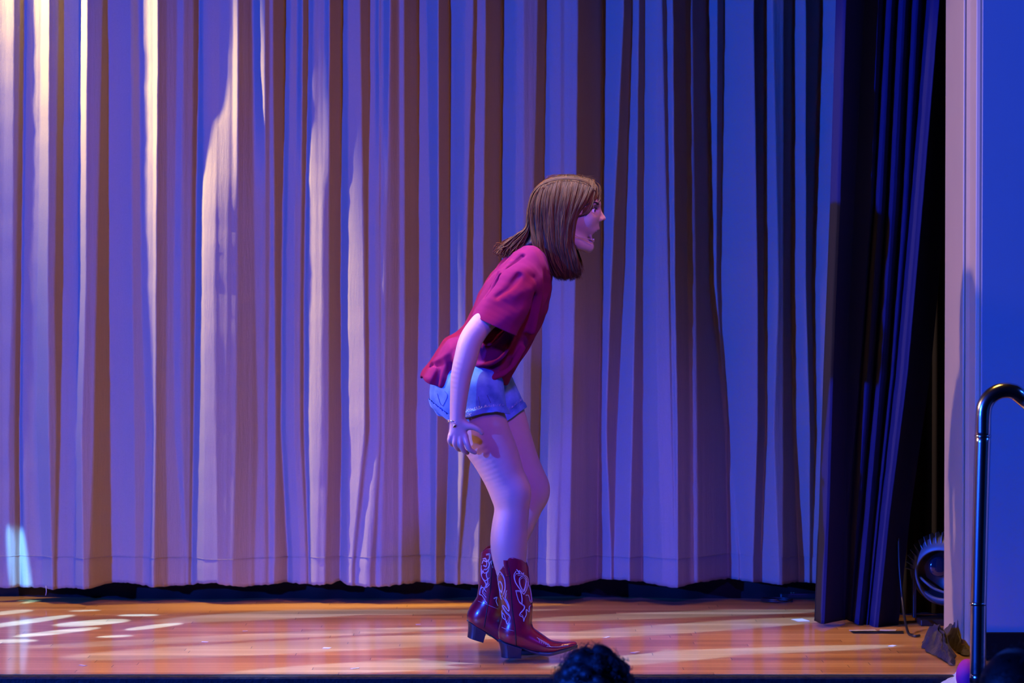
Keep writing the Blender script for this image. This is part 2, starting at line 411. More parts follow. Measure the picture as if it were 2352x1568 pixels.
def prism(name, outline, z0, z1, mat, lean=0.0, bevel=0):
    bm = bmesh.new(); n = len(outline)
    lo = [bm.verts.new((x+lean, y, z0)) for x, y in outline]; hi = [bm.verts.new((x, y, z1)) for x, y in outline]
    for i in range(n): bm.faces.new((lo[i], lo[(i+1) % n], hi[(i+1) % n], hi[i]))
    bm.faces.new(hi); bm.faces.new(lo[::-1])
    bmesh.ops.recalc_face_normals(bm, faces=bm.faces)
    return bm_obj(name, bm, mat, bevel=bevel)
def XatPY(px, Y): return P(px, 700, Y).x
xa = XatPY(2170, 9.60); xb = XatPY(2215, 9.16); xc = XatPY(2240, 9.035)
tag(prism('wall_right', [(xa, 9.60), (xb, 9.16), (xb+0.012, 9.13), (xc, 9.035), (xc+0.012, 9.03), (1.62, YW), (1.62, 9.60)], 0.0, 3.2, M_jamb, bevel=0.004),
    'pinkish painted side of the stage opening between curtain and blue wall', 'wall', kind='structure')
tag(prism('wall_auditorium', [(xc+0.018, YW-0.002), (4.2, YW-0.002), (4.2, 9.3), (1.63, 9.3), (1.63, YW+0.6), (1.60, YW+0.6), (1.60, YW+0.01), (xc+0.018, YW+0.01)], -1.1, 3.2, M_wall),
    'plain wall lit deep blue right of the stage opening', 'wall', kind='structure')
bm = bmesh.new(); box(bm, 4.4, 4.5, -1.5, 9.3, -1.1, 3.2)
tag(bm_obj('wall_side', bm, M_wall), 'blue-lit side wall of the auditorium on the right', 'wall', kind='structure')
# rounded corner bead and the joint strip
bead = [(Vector((xb-0.001, 9.158, z))) for z in (0.03, 1.0, 2.0, 3.1)]
tag(tubes_obj('trim_2', [(bead, 0.006)], M_jamb, sides=12), 'thin pale corner bead on the pinkish jamb', 'trim', kind='structure')
xj = XatPY(2253, YW)
bm = bmesh.new(); box(bm, xj+0.0015, 4.2, YW-0.012, YW-0.0022, 0.085, 3.2)
tag(bm_obj('trim_3', bm, M_wall, bevel=0.001), 'large flat blue-lit wall panel with a thin seam', 'trim', kind='structure')
bm = bmesh.new(); box(bm, xj+0.003, 4.2, YW-0.035, YW-0.013, -1.1, 0.088)
tag(bm_obj('baseboard_right', bm, M_blackpaint, bevel=0.003), 'black painted band below the blue-lit wall', 'baseboard', kind='structure')

# ------------------------------------------------------------------ curtains
SL = {'B': -1.05, 'V': -0.18, 'P': -0.32, 'C': -1.30, 'J': 0.35, 'K': 1.25, 'T': 0.80}
def curtain(name, rows, tracks, Y0, hem, mat, x_px=(0, 1950), top_py=-400, step_px=1.2, lowpass=0.48, jitter=0.10, seed=3, sharp=1.4, hemw=None, amp=1.0, smooth_top=0):
    """tracks: (type, x at each row).  Fold slope follows the type, depth is its integral."""
    r = np.random.default_rng(seed)
    xs = np.arange(x_px[0], x_px[1]+step_px, step_px); nx = len(xs)
    pys = np.concatenate([np.arange(top_py, 1290, 24.0), np.linspace(1290, 1346, 8)]) if hem is not None else np.arange(top_py, 1461, 20.0)
    ny = len(pys); rows = np.array(rows, float)
    T = np.array([t[1:] for t in tracks], float)        # ntracks x nrows
    sl = np.array([SL[t[0]] for t in tracks])*amp
    dx = step_px/(FPX/Y0)
    jx = r.normal(size=nx); kern = np.exp(-0.5*(np.arange(-6, 7)/2.2)**2); kern /= kern.sum()
    jx = np.convolve(jx, kern, 'same'); jx /= jx.std()
    jy = np.convolve(r.normal(size=nx), kern, 'same'); jy /= jy.std()
    V = np.zeros((ny, nx, 3)); 
    gk = np.arange(-5, 6); g = np.exp(-0.5*(gk/sharp)**2); g /= g.sum()
    lpn = int(lowpass/dx); lk = np.hanning(2*lpn+1); lk /= lk.sum()
    for i, py in enumerate(pys):
        pc = np.clip(py, rows[0], rows[-1])
        st = np.array([np.interp(pc, rows, T[k]) for k in range(len(T))])
        idx = np.clip(np.searchsorted(st, xs, 'right')-1, 0, len(sl)-1)
        s = sl[idx].copy()
        fade = np.clip((xs-340)/160, 0, 1)*np.clip((py-180)/300, 0, 1)*np.clip((960-xs)/60, 0, 1)
        s = np.where((s == SL['C']*amp) | (s == SL['P']*amp), s*(1-fade)+0.25*amp*fade, s)
        s = np.convolve(np.pad(s, 5, 'edge'), g, 'valid')
        w = np.clip((py-200)/1100, 0, 1)
        s = s+jitter*(jx*(1-w)+jy*w)
        d = np.cumsum(s)*dx
        pad = np.pad(d, lpn, 'reflect', reflect_type='odd'); d = d-np.convolve(pad, lk, 'valid')
        u = (xs-1176)/FPX; v = (784-py)/FPX
        t = Y0/(CP+v*SP)
        V[i, :, 0] = u*t; V[i, :, 1] = Y0+d; V[i, :, 2] = HC+(-SP+v*CP)*t
    if hem is not None:      # ragged, gently wavy hem
        hz = np.interp(xs, [h[0] for h in hem], [P(1176, h[1], Y0).z for h in hem])+0.0012*jx
        ztop = V[:, :, 2].max(); z0 = V[-1, :, 2]
        V[:, :, 2] = ztop-(ztop-V[:, :, 2])*((ztop-hz)/(ztop-z0))[None, :]
        # a sewn hem seam: a tiny step
        sz = np.interp(xs, [0, 1900], [P(1176, 1283, Y0).z, P(1176, 1272, Y0).z])
    q = np.arange(ny*nx).reshape(ny, nx)
    Fc = np.stack([q[:-1, :-1], q[1:, :-1], q[1:, 1:], q[:-1, 1:]], -1).reshape(-1, 4)
    o = mesh_obj(name, V.reshape(-1, 3), Fc, mat)
    so = o.modifiers.new('cloth', 'SOLIDIFY'); so.thickness = 0.003; so.offset = -1
    return o, V, xs, pys

TR = [  # type, x at y=30, 660, 1000, 1300
('V',-60,-60,-60,-60),('P',16,4,4,4),('J',34,30,20,22),('K',46,38,32,34),('B',55,47,40,42),('V',60,52,50,60),('P',86,76,74,80),('C',95,86,82,98),
('J',116,115,118,125),('K',138,130,134,130),('V',146,144,142,135),('C',183,182,180,176),('J',203,202,194,200),('K',238,226,220,213),
('V',247,249,252,255),('J',300,305,310,312),('P',318,326,334,328),('C',355,354,352,345),('T',366,361,359,355),('J',385,385,380,385),('V',408,399,400,425),('J',422,415,415,430),('K',444,438,436,432),
('B',453,448,443,438),('V',465,470,472,470),('P',505,494,497,505),('C',535,538,532,530),('T',548,548,545,537),('P',578,585,592,585),('C',581,590,600,595),('T',610,610,608,610),('V',621,619,612,618),('K',630,630,632,630),
('B',652,646,644,660),('V',668,656,656,672),('C',683,676,676,690),('K',697,690,690,704),('B',708,698,698,710),('V',722,708,715,720),('C',747,740,738,728),('K',759,756,757,748),
('B',785,781,783,781),('V',800,802,803,798),('K',829,838,840,810),('V',847,848,850,818),('C',862,864,868,840),('K',872,874,876,852),('V',874,876,878,865),('C',882,882,882,872),('T',897,888,885,877),('P',919,918,917,915),('K',929,930,927,922),
('V',957,961,955,965),('C',980,990,988,990),('K',1008,1008,1004,1000),
('B',1032,1033,1030,1022),('P',1070,1066,1064,1046),('K',1088,1070,1070,1052),('V',1095,1084,1084,1058),('K',1117,1110,1108,1100),
('B',1154,1148,1146,1140),('P',1188,1184,1184,1182),('J',1203,1202,1202,1200),('K',1235,1222,1219,1212),
('B',1255,1246,1240,1232),('P',1262,1264,1262,1262),('J',1288,1288,1288,1276),('V',1297,1296,1293,1283),('K',1327,1320,1313,1308),
('B',1387,1383,1376,1374),('K',1432,1403,1393,1405),('B',1453,1435,1417,1412),('K',1467,1460,1452,1445),('B',1482,1478,1477,1475),('V',1508,1505,1510,1520),('K',1520,1534,1540,1548),('C',1530,1540,1544,1549),
('K',1543,1548,1552,1552),('J',1575,1580,1585,1585),('K',1592,1600,1600,1602),('B',1628,1638,1673,1678),('K',1650,1650,1674,1700),('B',1668,1660,1676,1704),('K',1727,1738,1738,1730),
('B',1756,1757,1760,1750),('J',1772,1786,1776,1786),('K',1800,1800,1800,1796),('B',1823,1820,1826,1840),('K',1848,1850,1860,1862),('B',1888,1868,1875,1868),('V',1920,1915,1912,1912),('K',1940,1940,1940,1940),('V',1970,1970,1970,1970)]
YC = 10.62
HEM = [(-60,1346),(0,1350),(130,1350),(215,1345),(250,1340),(300,1338),(350,1347),(440,1346),(455,1338),(500,1335),(530,1342),(560,1346),(650,1340),(700,1341),(760,1341),(780,1334),(800,1342),(870,1345),(960,1340),(985,1342),(1060,1341),(1230,1343),(1340,1341),(1400,1333),(1440,1331),(1480,1338),(1545,1343),(1600,1335),(1700,1335),(1760,1340),(1900,1340),(1960,1340)]
cu, CV, cxs, cpys = curtain('stage_curtain', (30, 660, 1000, 1300), TR, YC, HEM, M_curtain, x_px=(-60, 1960), amp=1.3)
tag(cu, 'full-width beige stage curtain hanging in folds behind the performer', 'curtain')
# hem seam stitched across, and a loose thread
seam_z = P(1176, 1279, YC).z
row = CV[-8]; 
seam = [(CV[:, j, :][np.argmin(np.abs(CV[:, j, 2]-seam_z))]*np.array([1, 1, 0])+np.array([0, -0.0015, seam_z+0.004*math.sin(j*0.01)])) for j in range(0, CV.shape[1], 2)]
tag(tubes_obj('hem_seam', [(seam, 0.0012)], M_curtain, cu, sides=5))
j = int((107+60)/1.2); e = CV[-1, j]
tubes_obj('loose_thread', [([e+np.array([0, -.004, .01]), e+np.array([0.002, -.005, -.012]), e+np.array([-0.001, -.005, -.026])], 0.0011)], M_tape, cu)

# black rear drape pooling on the floor behind it
def plain_drape(name, x0, x1, Y0, amp, wav, z0, z1, mat, seed, base_wave=0.0, lab=None):
    r = np.random.default_rng(seed); nx = 700; nz = 24
    x = np.linspace(x0, x1, nx); ph = r.uniform(0, 6.28, 5)
    d = amp*(np.sin(x/wav*6.28+ph[0]+0.8*np.sin(x*3+ph[1]))+0.4*np.sin(x/wav*2.3*6.28+ph[2]))
    z = np.linspace(z1, z0, nz); V = np.zeros((nz, nx, 3))
    low = np.sin(x*2.9+1.0)*0.6+np.sin(x*6.1+0.5)*0.4
    for i, zz in enumerate(z):
        V[i, :, 0] = x; V[i, :, 1] = Y0+d+(base_wave*low*max(0, 1-zz/0.35) if base_wave else 0); V[i, :, 2] = zz
    q = np.arange(nz*nx).reshape(nz, nx)
    Fc = np.stack([q[:-1, :-1], q[1:, :-1], q[1:, 1:], q[:-1, 1:]], -1).reshape(-1, 4)
    o = mesh_obj(name, V.reshape(-1, 3), Fc, mat); so = o.modifiers.new('cloth', 'SOLIDIFY'); so.thickness = 0.003
    return tag(o, lab, 'curtain')
YB = F(1000, 1377).y+0.0
plain_drape('black_backdrop', -3.0, 2.5, YB+0.06, 0.012, 0.35, 0.0, 3.2, M_rear, 5, 0.05, 'black drape touching the floor behind the beige curtain, seen under its hem')

# black leg drape on the right
LT = [ # type, x at y=0, 480, 860, 1180, 1440
('K',1900,1885,1868,1860,1850),('B',1923,1909,1894,1884,1874),('V',1931,1917,1902,1893,1882),('K',1939,1926,1910,1901,1890),('V',1990,1966,1950,1946,1944),('K',2022,2004,1980,1952,1948),
('B',2040,2014,1987,1966,1954),('V',2045,2019,1993,1972,1958),('K',2053,2029,2003,1980,1961),
('B',2067,2043,2015,1988,1963),('V',2074,2050,2023,1996,1971),('K',2084,2061,2034,2007,1983),
('B',2097,2074,2046,2014,1990),('V',2103,2080,2051,2018,1993),('K',2112,2087,2056,2021,1995),
('B',2129,2093,2060,2024,1998),('V',2139,2101,2068,2031,2005),('K',2152,2114,2080,2040,2014),('K',2180,2150,2112,2068,2045)]
SLo = dict(SL); SL.update({'B': -8.0, 'K': 1.9, 'V': -0.6, 'J': 1.5})
YL = F(1900, 1437).y
ly = (0, 480, 860, 1180, 1440)
xsL = None
def leg_curtain():
    rows = np.array(ly, float); T = np.array([t[1:] for t in LT], float); sl = np.array([SL[t[0]] for t in LT])
    N = 420; pys = np.arange(-400, 1441, 20.0); V = np.zeros((len(pys), N, 3)); r = np.random.default_rng(5)
    jit = np.convolve(r.normal(size=N), np.hanning(9)/4.5, 'same')*0.12
    for i, py in enumerate(pys):
        pc = np.clip(py, 0, 1440); st = np.array([np.interp(pc, rows, T[k]) for k in range(len(T))])
        xl, xr = st[1]-1, np.interp(py, [0, 480, 860, 1180, 1440], [2230, 2175, 2140, 2094, 2066])
        xs = np.linspace(xl, xr, N); dx = (xs[1]-xs[0])/(FPX/YL)
        s = sl[np.clip(np.searchsorted(st, xs, 'right')-1, 0, len(sl)-1)].astype(float)
        g = np.exp(-0.5*(np.arange(-7, 8)/1.8)**2); g /= g.sum(); s = np.convolve(np.pad(s, 7, 'edge'), g, 'valid')+jit
        d = np.cumsum(s)*dx; n = np.arange(N)/N; lp = np.convolve(np.pad(d, 160, 'reflect', reflect_type='odd'), np.hanning(321)/160, 'valid')
        d = d-lp
        u = (xs-1176)/FPX; v = (784-py)/FPX; t = YL/(CP+v*SP)
        V[i, :, 0] = u*t; V[i, :, 1] = YL+d+0.03; V[i, :, 2] = HC+(-SP+v*CP)*t
    zb = np.interp(np.linspace(0, 1, N), [0, 0.4, 0.55, 0.75, 1], [0.006, 0.001, -0.006, -0.012, -0.010])+0.008
    V[-1, :, 2] = zb
    q = np.arange(V.shape[0]*N).reshape(V.shape[0], N)
    Fc = np.stack([q[:-1, :-1], q[1:, :-1], q[1:, 1:], q[:-1, 1:]], -1).reshape(-1, 4)
    o = mesh_obj('leg_curtain', V.reshape(-1, 3), Fc, M_leg); so = o.modifiers.new('cloth', 'SOLIDIFY'); so.thickness = 0.003
    return tag(o, 'dark velour side curtain with leaning folds right of the beige curtain', 'curtain')
leg_curtain()
SL.update(SLo)
plain_drape('wing_drape', 1.26, 2.4, 10.25, 0.02, 0.12, 0.005, 3.2, M_rear, 9, 0.0, 'black drape deep in the wing behind the side curtain')

# ------------------------------------------------------------------ performer
girl = empty('person', G3(1150, 1510, 0)); girl.location.z = 0
tag(girl, 'long-haired person in maroon t-shirt, denim shorts and red boots leaning forward shouting on stage', 'person')

bodyG = Grid(G3(945, 1500, -0.33), (0.31, YG+0.30, P(0, 385, YG).z+0.01), 0.0023)
g = bodyG
# legs
near = [(1076,890,-.085,62),(1096,950,-.09,60),(1114,1000,-.09,59),(1137,1045,-.09,53.5),(1156,1090,-.09,47.5),(1169,1130,-.09,43.5),(1176,1165,-.09,39.5),(1174,1205,-.09,38.5),(1171,1250,-.09,40),(1172,1295,-.09,36),(1177,1350,-.09,27),(1180,1405,-.09,22)]
far = [(1100,890,.085,62),(1142,945,.09,60),(1165,1005,.09,56),(1188,1062,.09,50.5),(1208,1106,.09,48),(1214,1132,.09,44.5),(1206,1163,.09,40),(1186,1210,.09,37.5),(1166,1252,.09,37),(1154,1295,.09,33),(1135,1350,.09,26),(1118,1400,.09,22)]
g.chain([G(a, b, c, r, 0.97) for a, b, c, r in near], 0.0)
g.chain([G(a, b, c, r, 0.97) for a, b, c, r in far], 0.006)
# kneecaps
g.ell(G3(1186, 1128, -.10), (0.042, 0.040, 0.05), 0.03); g.ell(G3(1232, 1126, .09), (0.036, 0.038, 0.046), 0.03)
# calves
g.ell(G3(1160, 1235, -.09), (0.038, 0.045, 0.09), 0.03); g.ell(G3(1180, 1215, .095), (0.038, 0.045, 0.08), 0.03, rot=-0.5)
# feet inside the boots
g.chain([G(1180,1405,-.09,22), G(1185,1450,-.09,20), G(1225,1478,-.09,16), G(1275,1484,-.09,11)], 0.02)
g.chain([G(1118,1400,.09,22), G(1112,1425,.09,19), G(1150,1458,.09,16), G(1205,1484,.09,11)], 0.02)
# pelvis and trunk
g.chain([G(1074,885,0,62,1.45), G(1100,830,0,62,1.35), G(1140,765,0,58,1.5), G(1185,690,0,56,1.7), G(1215,630,0,40,2.0)], 0.03)
g.ell(G3(1050, 900, -.07), (0.062, 0.066, 0.07), 0.03); g.ell(G3(1056, 900, .07), (0.062, 0.066, 0.07), 0.03)
# neck
g.chain([G(1222,618,0,44,1.0), G(1250,575,0,38,0.95), G(1280,530,0,38,0.95)], 0.03)
# arms
armN = [(1200,636,-.14,29),(1172,676,-.19,27),(1135,715,-.225,27),(1103,748,-.24,26),(1081,782,-.245,26.5),(1070,821,-.245,26),(1059.5,863,-.24,23.5),(1054.5,905,-.235,20.2),(1051.5,941,-.23,18),(1050,966,-.228,16.5)]
g.chain([G(a, b, c, r, 0.95) for a, b, c, r in armN], 0.012)
armF = [(1200,636,.14,29),(1165,690,.195,27),(1128,748,.22,27),(1118,800,.215,25),(1122,850,.20,22),(1128,890,.185,16)]
g.chain([G(a, b, c, r, 0.95) for a, b, c, r in armF], 0.012)
# near hand
hd = -.228
g.ell(G3(1052, 985, hd), (0.025, 0.013, 0.034), 0.010, rot=0.1)
for kx, ky_, r in ((1035,1001,6.6),(1045,1005,7.2),(1057,1006,7.6),(1068,1002,7.8)):
    g.chain([G(1050, 968, hd, 10, .8), G(kx, ky_, hd-.002, r, 0.95)], 0.008, n=1)
g.chain([G(1035,1001,hd-.004,6.3), G(1032.5,1011,hd-.004,5.6), G(1036,1019,hd+.010,5.0), G(1041,1022,hd+.026,4.4)], 0.003)
g.chain([G(1045,1005,hd-.005,6.8), G(1044.5,1018,hd-.007,6.1), G(1050,1029,hd+.008,5.4), G(1057,1033,hd+.024,4.7)], 0.003)
g.chain([G(1057,1006,hd-.005,7.0), G(1058,1021,hd-.008,6.3), G(1065,1035,hd+.004,5.6), G(1074,1040,hd+.018,4.8)], 0.003)
g.chain([G(1068,1002,hd-.004,7.4), G(1073,1018,hd-.008,6.6), G(1079,1032,hd-.004,5.9), G(1091,1039,hd+.006,5.0)], 0.003)
g.chain([G(1058,968,hd,11), G(1071,977,hd-.004,9.8), G(1086,980,hd-.006,7.4), G(1099,986,hd-.004,6.2), G(1107,994,hd+.002,5.2)], 0.010)
# far hand, tucked behind the hips
hf = .185
g.ell(G3(1130, 908, hf), (0.022, 0.013, 0.034), 0.010)
for i, (kx, ky_) in enumerate(((1114,925),(1124,930),(1135,931),(1146,927))):
    g.chain([G(1129, 892, hf, 10, .8), G(kx, ky_, hf, 7, 0.95)], 0.008, n=1)
    g.chain([G(kx,ky_,hf,6.6), G(kx+2,ky_+13,hf+.002,6), G(kx+6,ky_+23,hf-.008,5.2), G(kx+12,ky_+27,hf-.02,4.6)], 0.003)
g.chain([G(1132,895,hf,10), G(1148,902,hf,8), G(1158,912,hf-.006,6), G(1161,922,hf-.012,5.2)], 0.010)
# head
def E(px, py, dy, rx, ry, rz, k=0.01, carve=False, rot=0.0): g.ell(G3(px, py, dy), (rx/K, ry/K, rz/K), k, carve, rot)
E(1305, 476, 0, 70, 53, 62, 0.02)
E(1330, 472, 0, 45, 44, 42, 0.02)
E(1331, 505, 0, 40, 44, 44, 0.03)
E(1344, 498, 0, 27, 38, 36, 0.02)           # cheeks
for s_ in (-1, 1):
    g.chain([G(1302,505,s_*.055,12), G(1306,538,s_*.050,12), G(1330,560,s_*.032,12), G(1350,568,s_*.008,10)], 0.02)
    E(1352, 502, s_*.036, 12, 12, 13, 0.02)
g.chain([G(1315,540,0,30,1.2), G(1336,557,0,14,1.5), G(1350,564,0,8.5,1.2)], 0.02)
E(1353, 565.5, 0, 8.5, 12, 8, 0.008)
E(1354, 526, 0, 21, 26, 16, 0.015)          # muzzle above the mouth
# brow ridge, nose
g.chain([G(1366,469,-.034,7), G(1373,467,-.018,6.5), G(1373,468,0,5.5), G(1373,467,.018,6.5), G(1366,469,.034,7)], 0.010)
g.chain([G(1370,476,0,5.5), G(1377,487,0,5.2), G(1383,496,0,5.2), G(1386.5,501.5,0,5.4)], 0.008)
for s_ in (-1, 1): E(1379, 504, s_*.010, 6, 4.5, 4.5, 0.006)
# eye sockets, then lids
for s_ in (-1, 1):
    E(1369, 482, s_*.038, 13, 15, 8.5, 0.012, carve=True)
    E(1356, 482.5, s_*.031, 11, 11, 9.8, 0.004)
    E(1366, 483.5, s_*.038, 9, 13, 3.2, 0.002, carve=True)
# mouth
E(1374, 539, 0, 18, 19, 11.5, 0.004, carve=True, rot=-0.2)
E(1379, 538, 0, 18, 24, 10, 0.003, carve=True)
E(1357, 541, 0, 10, 18, 8, 0.004, carve=True)
up = [G(1358,536,-.025,3.0), G(1367,527,-.017,3.6), G(1374,524.5,0,3.8), G(1367,527,.017,3.6), G(1358,536,.025,3.0)]
lo_ = [G(1356,541,-.026,3.0), G(1359,550,-.018,3.2), G(1363,553,0,3.4), G(1359,550,.018,3.2), G(1356,541,.026,3.0)]
g.chain(up, 0.004); g.chain(lo_, 0.005)
for s_ in (-1, 1): E(1303, 500, s_*.075, 13, 5, 19, 0.004)
g.blur(1)
body = bodyG.mesh('body', M_skin, girl); del bodyG, g

# eyes, teeth, mouth lining as sub-parts of the body
def uv_ball(name, c, r, mat, parent, scale=(1, 1, 1), seg=20):
    bm = bmesh.new(); bmesh.ops.create_uvsphere(bm, u_segments=seg, v_segments=seg//2+2, radius=r)
    for v in bm.verts: v.co = Vector((v.co.x*scale[0]+c[0], v.co.y*scale[1]+c[1], v.co.z*scale[2]+c[2]))
    return bm_obj(name, bm, mat, parent, smooth=True)
bvb = BVHTree.FromPolygons([v.co[:] for v in body.data.vertices], [p.vertices[:] for p in body.data.polygons])
for s_ in (-1, 1):
    c = G3(1358.3, 482.8, s_*.0302); uv_ball('eye', c, 0.0128, M_eye, body)
    c = G3(1365.6, 483.4, s_*.0335); uv_ball('iris', c, 0.0058, M_iris, body, (0.6, 1, 0.9))
    sd = s_
    def onface(pts, n=5, lift=0.0008):
        out = []
        for px, py in catmull(np.array(pts, float), n):
            o_ = Vector(G3(px, py, 0)); o_.y = YG+sd*0.3
            h_ = bvb.ray_cast(o_, Vector((0, -sd, 0)), 0.31)
            if h_[0] is not None: out.append(np.array(h_[0])+np.array([0.0006, sd*lift, 0]))
        return out
    lid = onface([(1350, 485), (1357, 480), (1364, 478.5), (1368, 480)])
    lines = [(lid, 0.0013)]
    for q in lid[8::1]:
        lines.append(([q, q+np.array([0.004, sd*0.003, -0.001]), q+np.array([0.007, sd*0.004, 0.0015])], [0.0007, 0.0005, 0.0002]))
    low = onface([(1351, 486), (1358, 488.5), (1365, 487.5)])
    tubes_obj('eyelashes', lines, M_lash, body)
    bl = []
    bp_ = onface([(1343, 472), (1354, 466.5), (1365, 465), (1373, 469)], 10)
    for q in bp_:
        for w_ in (-.0012, .0008): bl.append(([q+np.array([-.003, 0, -.002+w_]), q+np.array([0.001, sd*.001, w_]), q+np.array([0.0045, sd*.0005, w_-.0005])], [0.0007, 0.0010, 0.0003]))
    tubes_obj('eyebrow', bl, M_lash, body, sides=4)
tl = []
bm = bmesh.new()
for i in range(-4, 5):
    a = i*0.26; c = Vector(G3(1356, 527.8, 0))+Vector((0.0195*math.cos(a), 0.0195*math.sin(a), -0.001))
    bmesh.ops.create_cube(bm, size=1, matrix=Matrix.Translation(c) @ Matrix.Rotation(a, 4, 'Z') @ Matrix.Diagonal((0.004, 0.0048, 0.0085, 1)))
bm_obj('teeth', bm, M_teeth, body, bevel=0.001)
uv_ball('tongue', G3(1342, 549, 0), 0.015, M_mouth, body, (1.1, 1.0, 0.40))
uv_ball('mouth_lining', G3(1347, 539, 0), 0.018, M_mouth, body, (0.55, 1.0, 0.55))

# ---- t-shirt
def shell(grid, thick, cuts):
    """cuts: list of (sl, d) with d>0 where cloth is removed"""
    inner = -(grid.a+thick)
    out = grid.a.copy()
    for sl, d in cuts: out[sl] = np.maximum(out[sl], d)
    grid.a = np.maximum(out, inner)
def clip(grid, f, lo=None, hi=None):
    sl, X, Y, Z = grid.all() if lo is None else grid.sub(lo, hi)
    return sl, f(X, Y, Z).astype(np.float32)
g = Grid(G3(950, 925, -0.32), (G3(1290, 0, 0)[0], YG+0.30, P(0, 545, YG).z), 0.0024)
g.chain([G(1232,597,0,34,1.55), G(1212,622,0,58,2.0), G(1181,690,0,80,1.62), G(1149,757,0,78,1.42), G(1120,805,0,78,1.35), G(1092,850,0,82,1.35), G(1068,890,0,88,1.32)], 0.0)
g.ell(G3(1212, 600, -.10), (0.05, 0.07, 0.035), 0.03, rot=0.9); g.ell(G3(1212, 600, .10), (0.05, 0.07, 0.035), 0.03, rot=0.9)
# back of the hem flares out
g.chain([G(1040,800,0,24,4.5), G(1012,842,0,25,4.2), G(994,868,0,25,4.2)], 0.05)
for s_ in (-1, 1):
    g.chain([G(1206,622,s_*.125,44,0.95), G(1186,655,s_*.175,48,0.95), G(1160,705,s_*.205,52,0.88), G(1135,750,s_*.222,55,0.82), G(1125,775,s_*.225,56,0.82)], 0.02)
# folds of cloth: raised ridges and pressed grooves (px, py, dy)
def ridge(pts, r, k=0.012): g.chain([G(a, b, c, r, 1.0) for a, b, c in pts], k)
def groove(pts, r, k=0.014): g.chain([G(a, b, c, r, 1.0) for a, b, c in pts], k, carve=True)
ridge([(1200,600,-.172),(1160,648,-.213),(1128,690,-.238),(1112,722,-.248)], 4.5)
ridge([(1205,640,-.205),(1186,678,-.240),(1160,700,-.250),(1122,706,-.250)], 4.5)
ridge([(1196,606,-.175),(1180,622,-.200),(1150,668,-.225),(1142,690,-.238)], 4)
ridge([(1140,650,-.165),(1118,690,-.195),(1100,712,-.21)], 5)
groove([(1192,632,-.226),(1172,660,-.246),(1142,680,-.256)], 5)
groove([(1200,590,-.160),(1166,622,-.190),(1135,660,-.205)], 5)
groove([(1150,640,-.19),(1124,680,-.215),(1108,712,-.225)], 6)
groove([(1220,640,-.185),(1222,690,-.170),(1210,740,-.163),(1196,780,-.160)], 7, 0.02)
ridge([(1232,640,-.165),(1234,700,-.142),(1222,760,-.125)], 8, 0.03)
# side folds towards the belly and the hem
ridge([(1178,780,-.140),(1160,812,-.155),(1135,832,-.160),(1098,840,-.150)], 5, 0.016)
ridge([(1200,800,-.11),(1172,845,-.13),(1130,868,-.145),(1085,872,-.15)], 7, 0.02)
groove([(1150,790,-.168),(1122,806,-.172),(1092,806,-.168)], 7, 0.018)
groove([(1190,830,-.135),(1150,853,-.158),(1100,858,-.165)], 6, 0.018)
ridge([(1100,775,-.125),(1060,806,-.155),(1020,826,-.13),(1000,836,-.09)], 5, 0.016)
groove([(1080,806,-.168),(1040,818,-.165),(1008,836,-.13),(990,842,-.08)], 6, 0.014)
for a0, b0, a1, b1, dd in ((1046,822,1040,892,-.165),(1022,832,1012,884,-.145),(1002,842,990,872,-.11),(1062,830,1066,900,-.165)):
    ridge([(a0,b0,dd+.01),((a0+a1)/2,(b0+b1)/2,dd+.004),(a1,b1,dd)], 5, 0.014)
for a0, b0, a1, b1, dd in ((1034,828,1026,890,-.172),(1012,838,1000,880,-.145),(1052,828,1053,900,-.178)):
    groove([(a0,b0,dd+.002),((a0+a1)/2,(b0+b1)/2,dd-.002),(a1,b1,dd-.004)], 4.5, 0.012)
for _ in range(26):     # random fine drape along the back and belly
    t = random.random(); s_ = random.choice((-1, 1)); c = np.array([1200-130*t, 640+210*t]); w = random.uniform(-60, 60)
    c = c+np.array([.88, .475])*w; L = random.uniform(20, 45); a = random.uniform(-.35, .35)
    d = np.array([-0.47-a*.3, 0.88+a])*L; dep = s_*0.163*math.sqrt(max(0, 1-(w/84)**2))*(0.95-0.1*t)
    pts = [(c[0], c[1], dep), (c[0]+d[0]/2, c[1]+d[1]/2, dep-s_*-0.002), (c[0]+d[0], c[1]+d[1], dep)]
    (ridge if random.random() < .6 else groove)(pts, random.uniform(3, 5), 0.016)
g.blur(1)
sl, X, Y, Z = g.all()
cx_, _, cz_ = G3(1160, 745, 0); su = 0.88*(X-cx_)-0.475*(Z-cz_)*-1*-1; sv = -0.475*(X-cx_)-0.88*(Z-cz_); yy = (Y-YG)
ph = 7*np.sin(9*sv+1.3)+5*np.sin(17*yy+8*sv)
w1 = np.sin(62*su+ph+18*sv+9*yy); w2 = np.sin(95*sv-30*su+6*np.sin(22*yy+14*su)+2.0); w3 = np.sin(120*yy+40*sv+5*np.sin(25*su))
msk = 0.5+0.5*np.sin(11*sv-7*yy+5*su+0.8)
g.a = (g.a-(0.0020*w1*msk+0.0009*w2*(1-msk*.5)+0.0006*w3*msk).astype(np.float32))
g.blur(1)
hemx = [G3(x, 0, 0)[0] for x in (940, 968, 1000, 1030, 1075, 1110, 1150, 1185, 1300)]
hemz = [P(0, y, YG).z for y in (850, 866, 880, 896, 908, 897, 886, 870, 850)]
sl, X, Y, Z = g.all()
hz = np.interp(X[:, 0, 0], hemx, hemz)[:, None, None]+0.006*np.sin((Y-YG)*42+X*30)
cuts = [(sl, (hz-Z).astype(np.float32))]
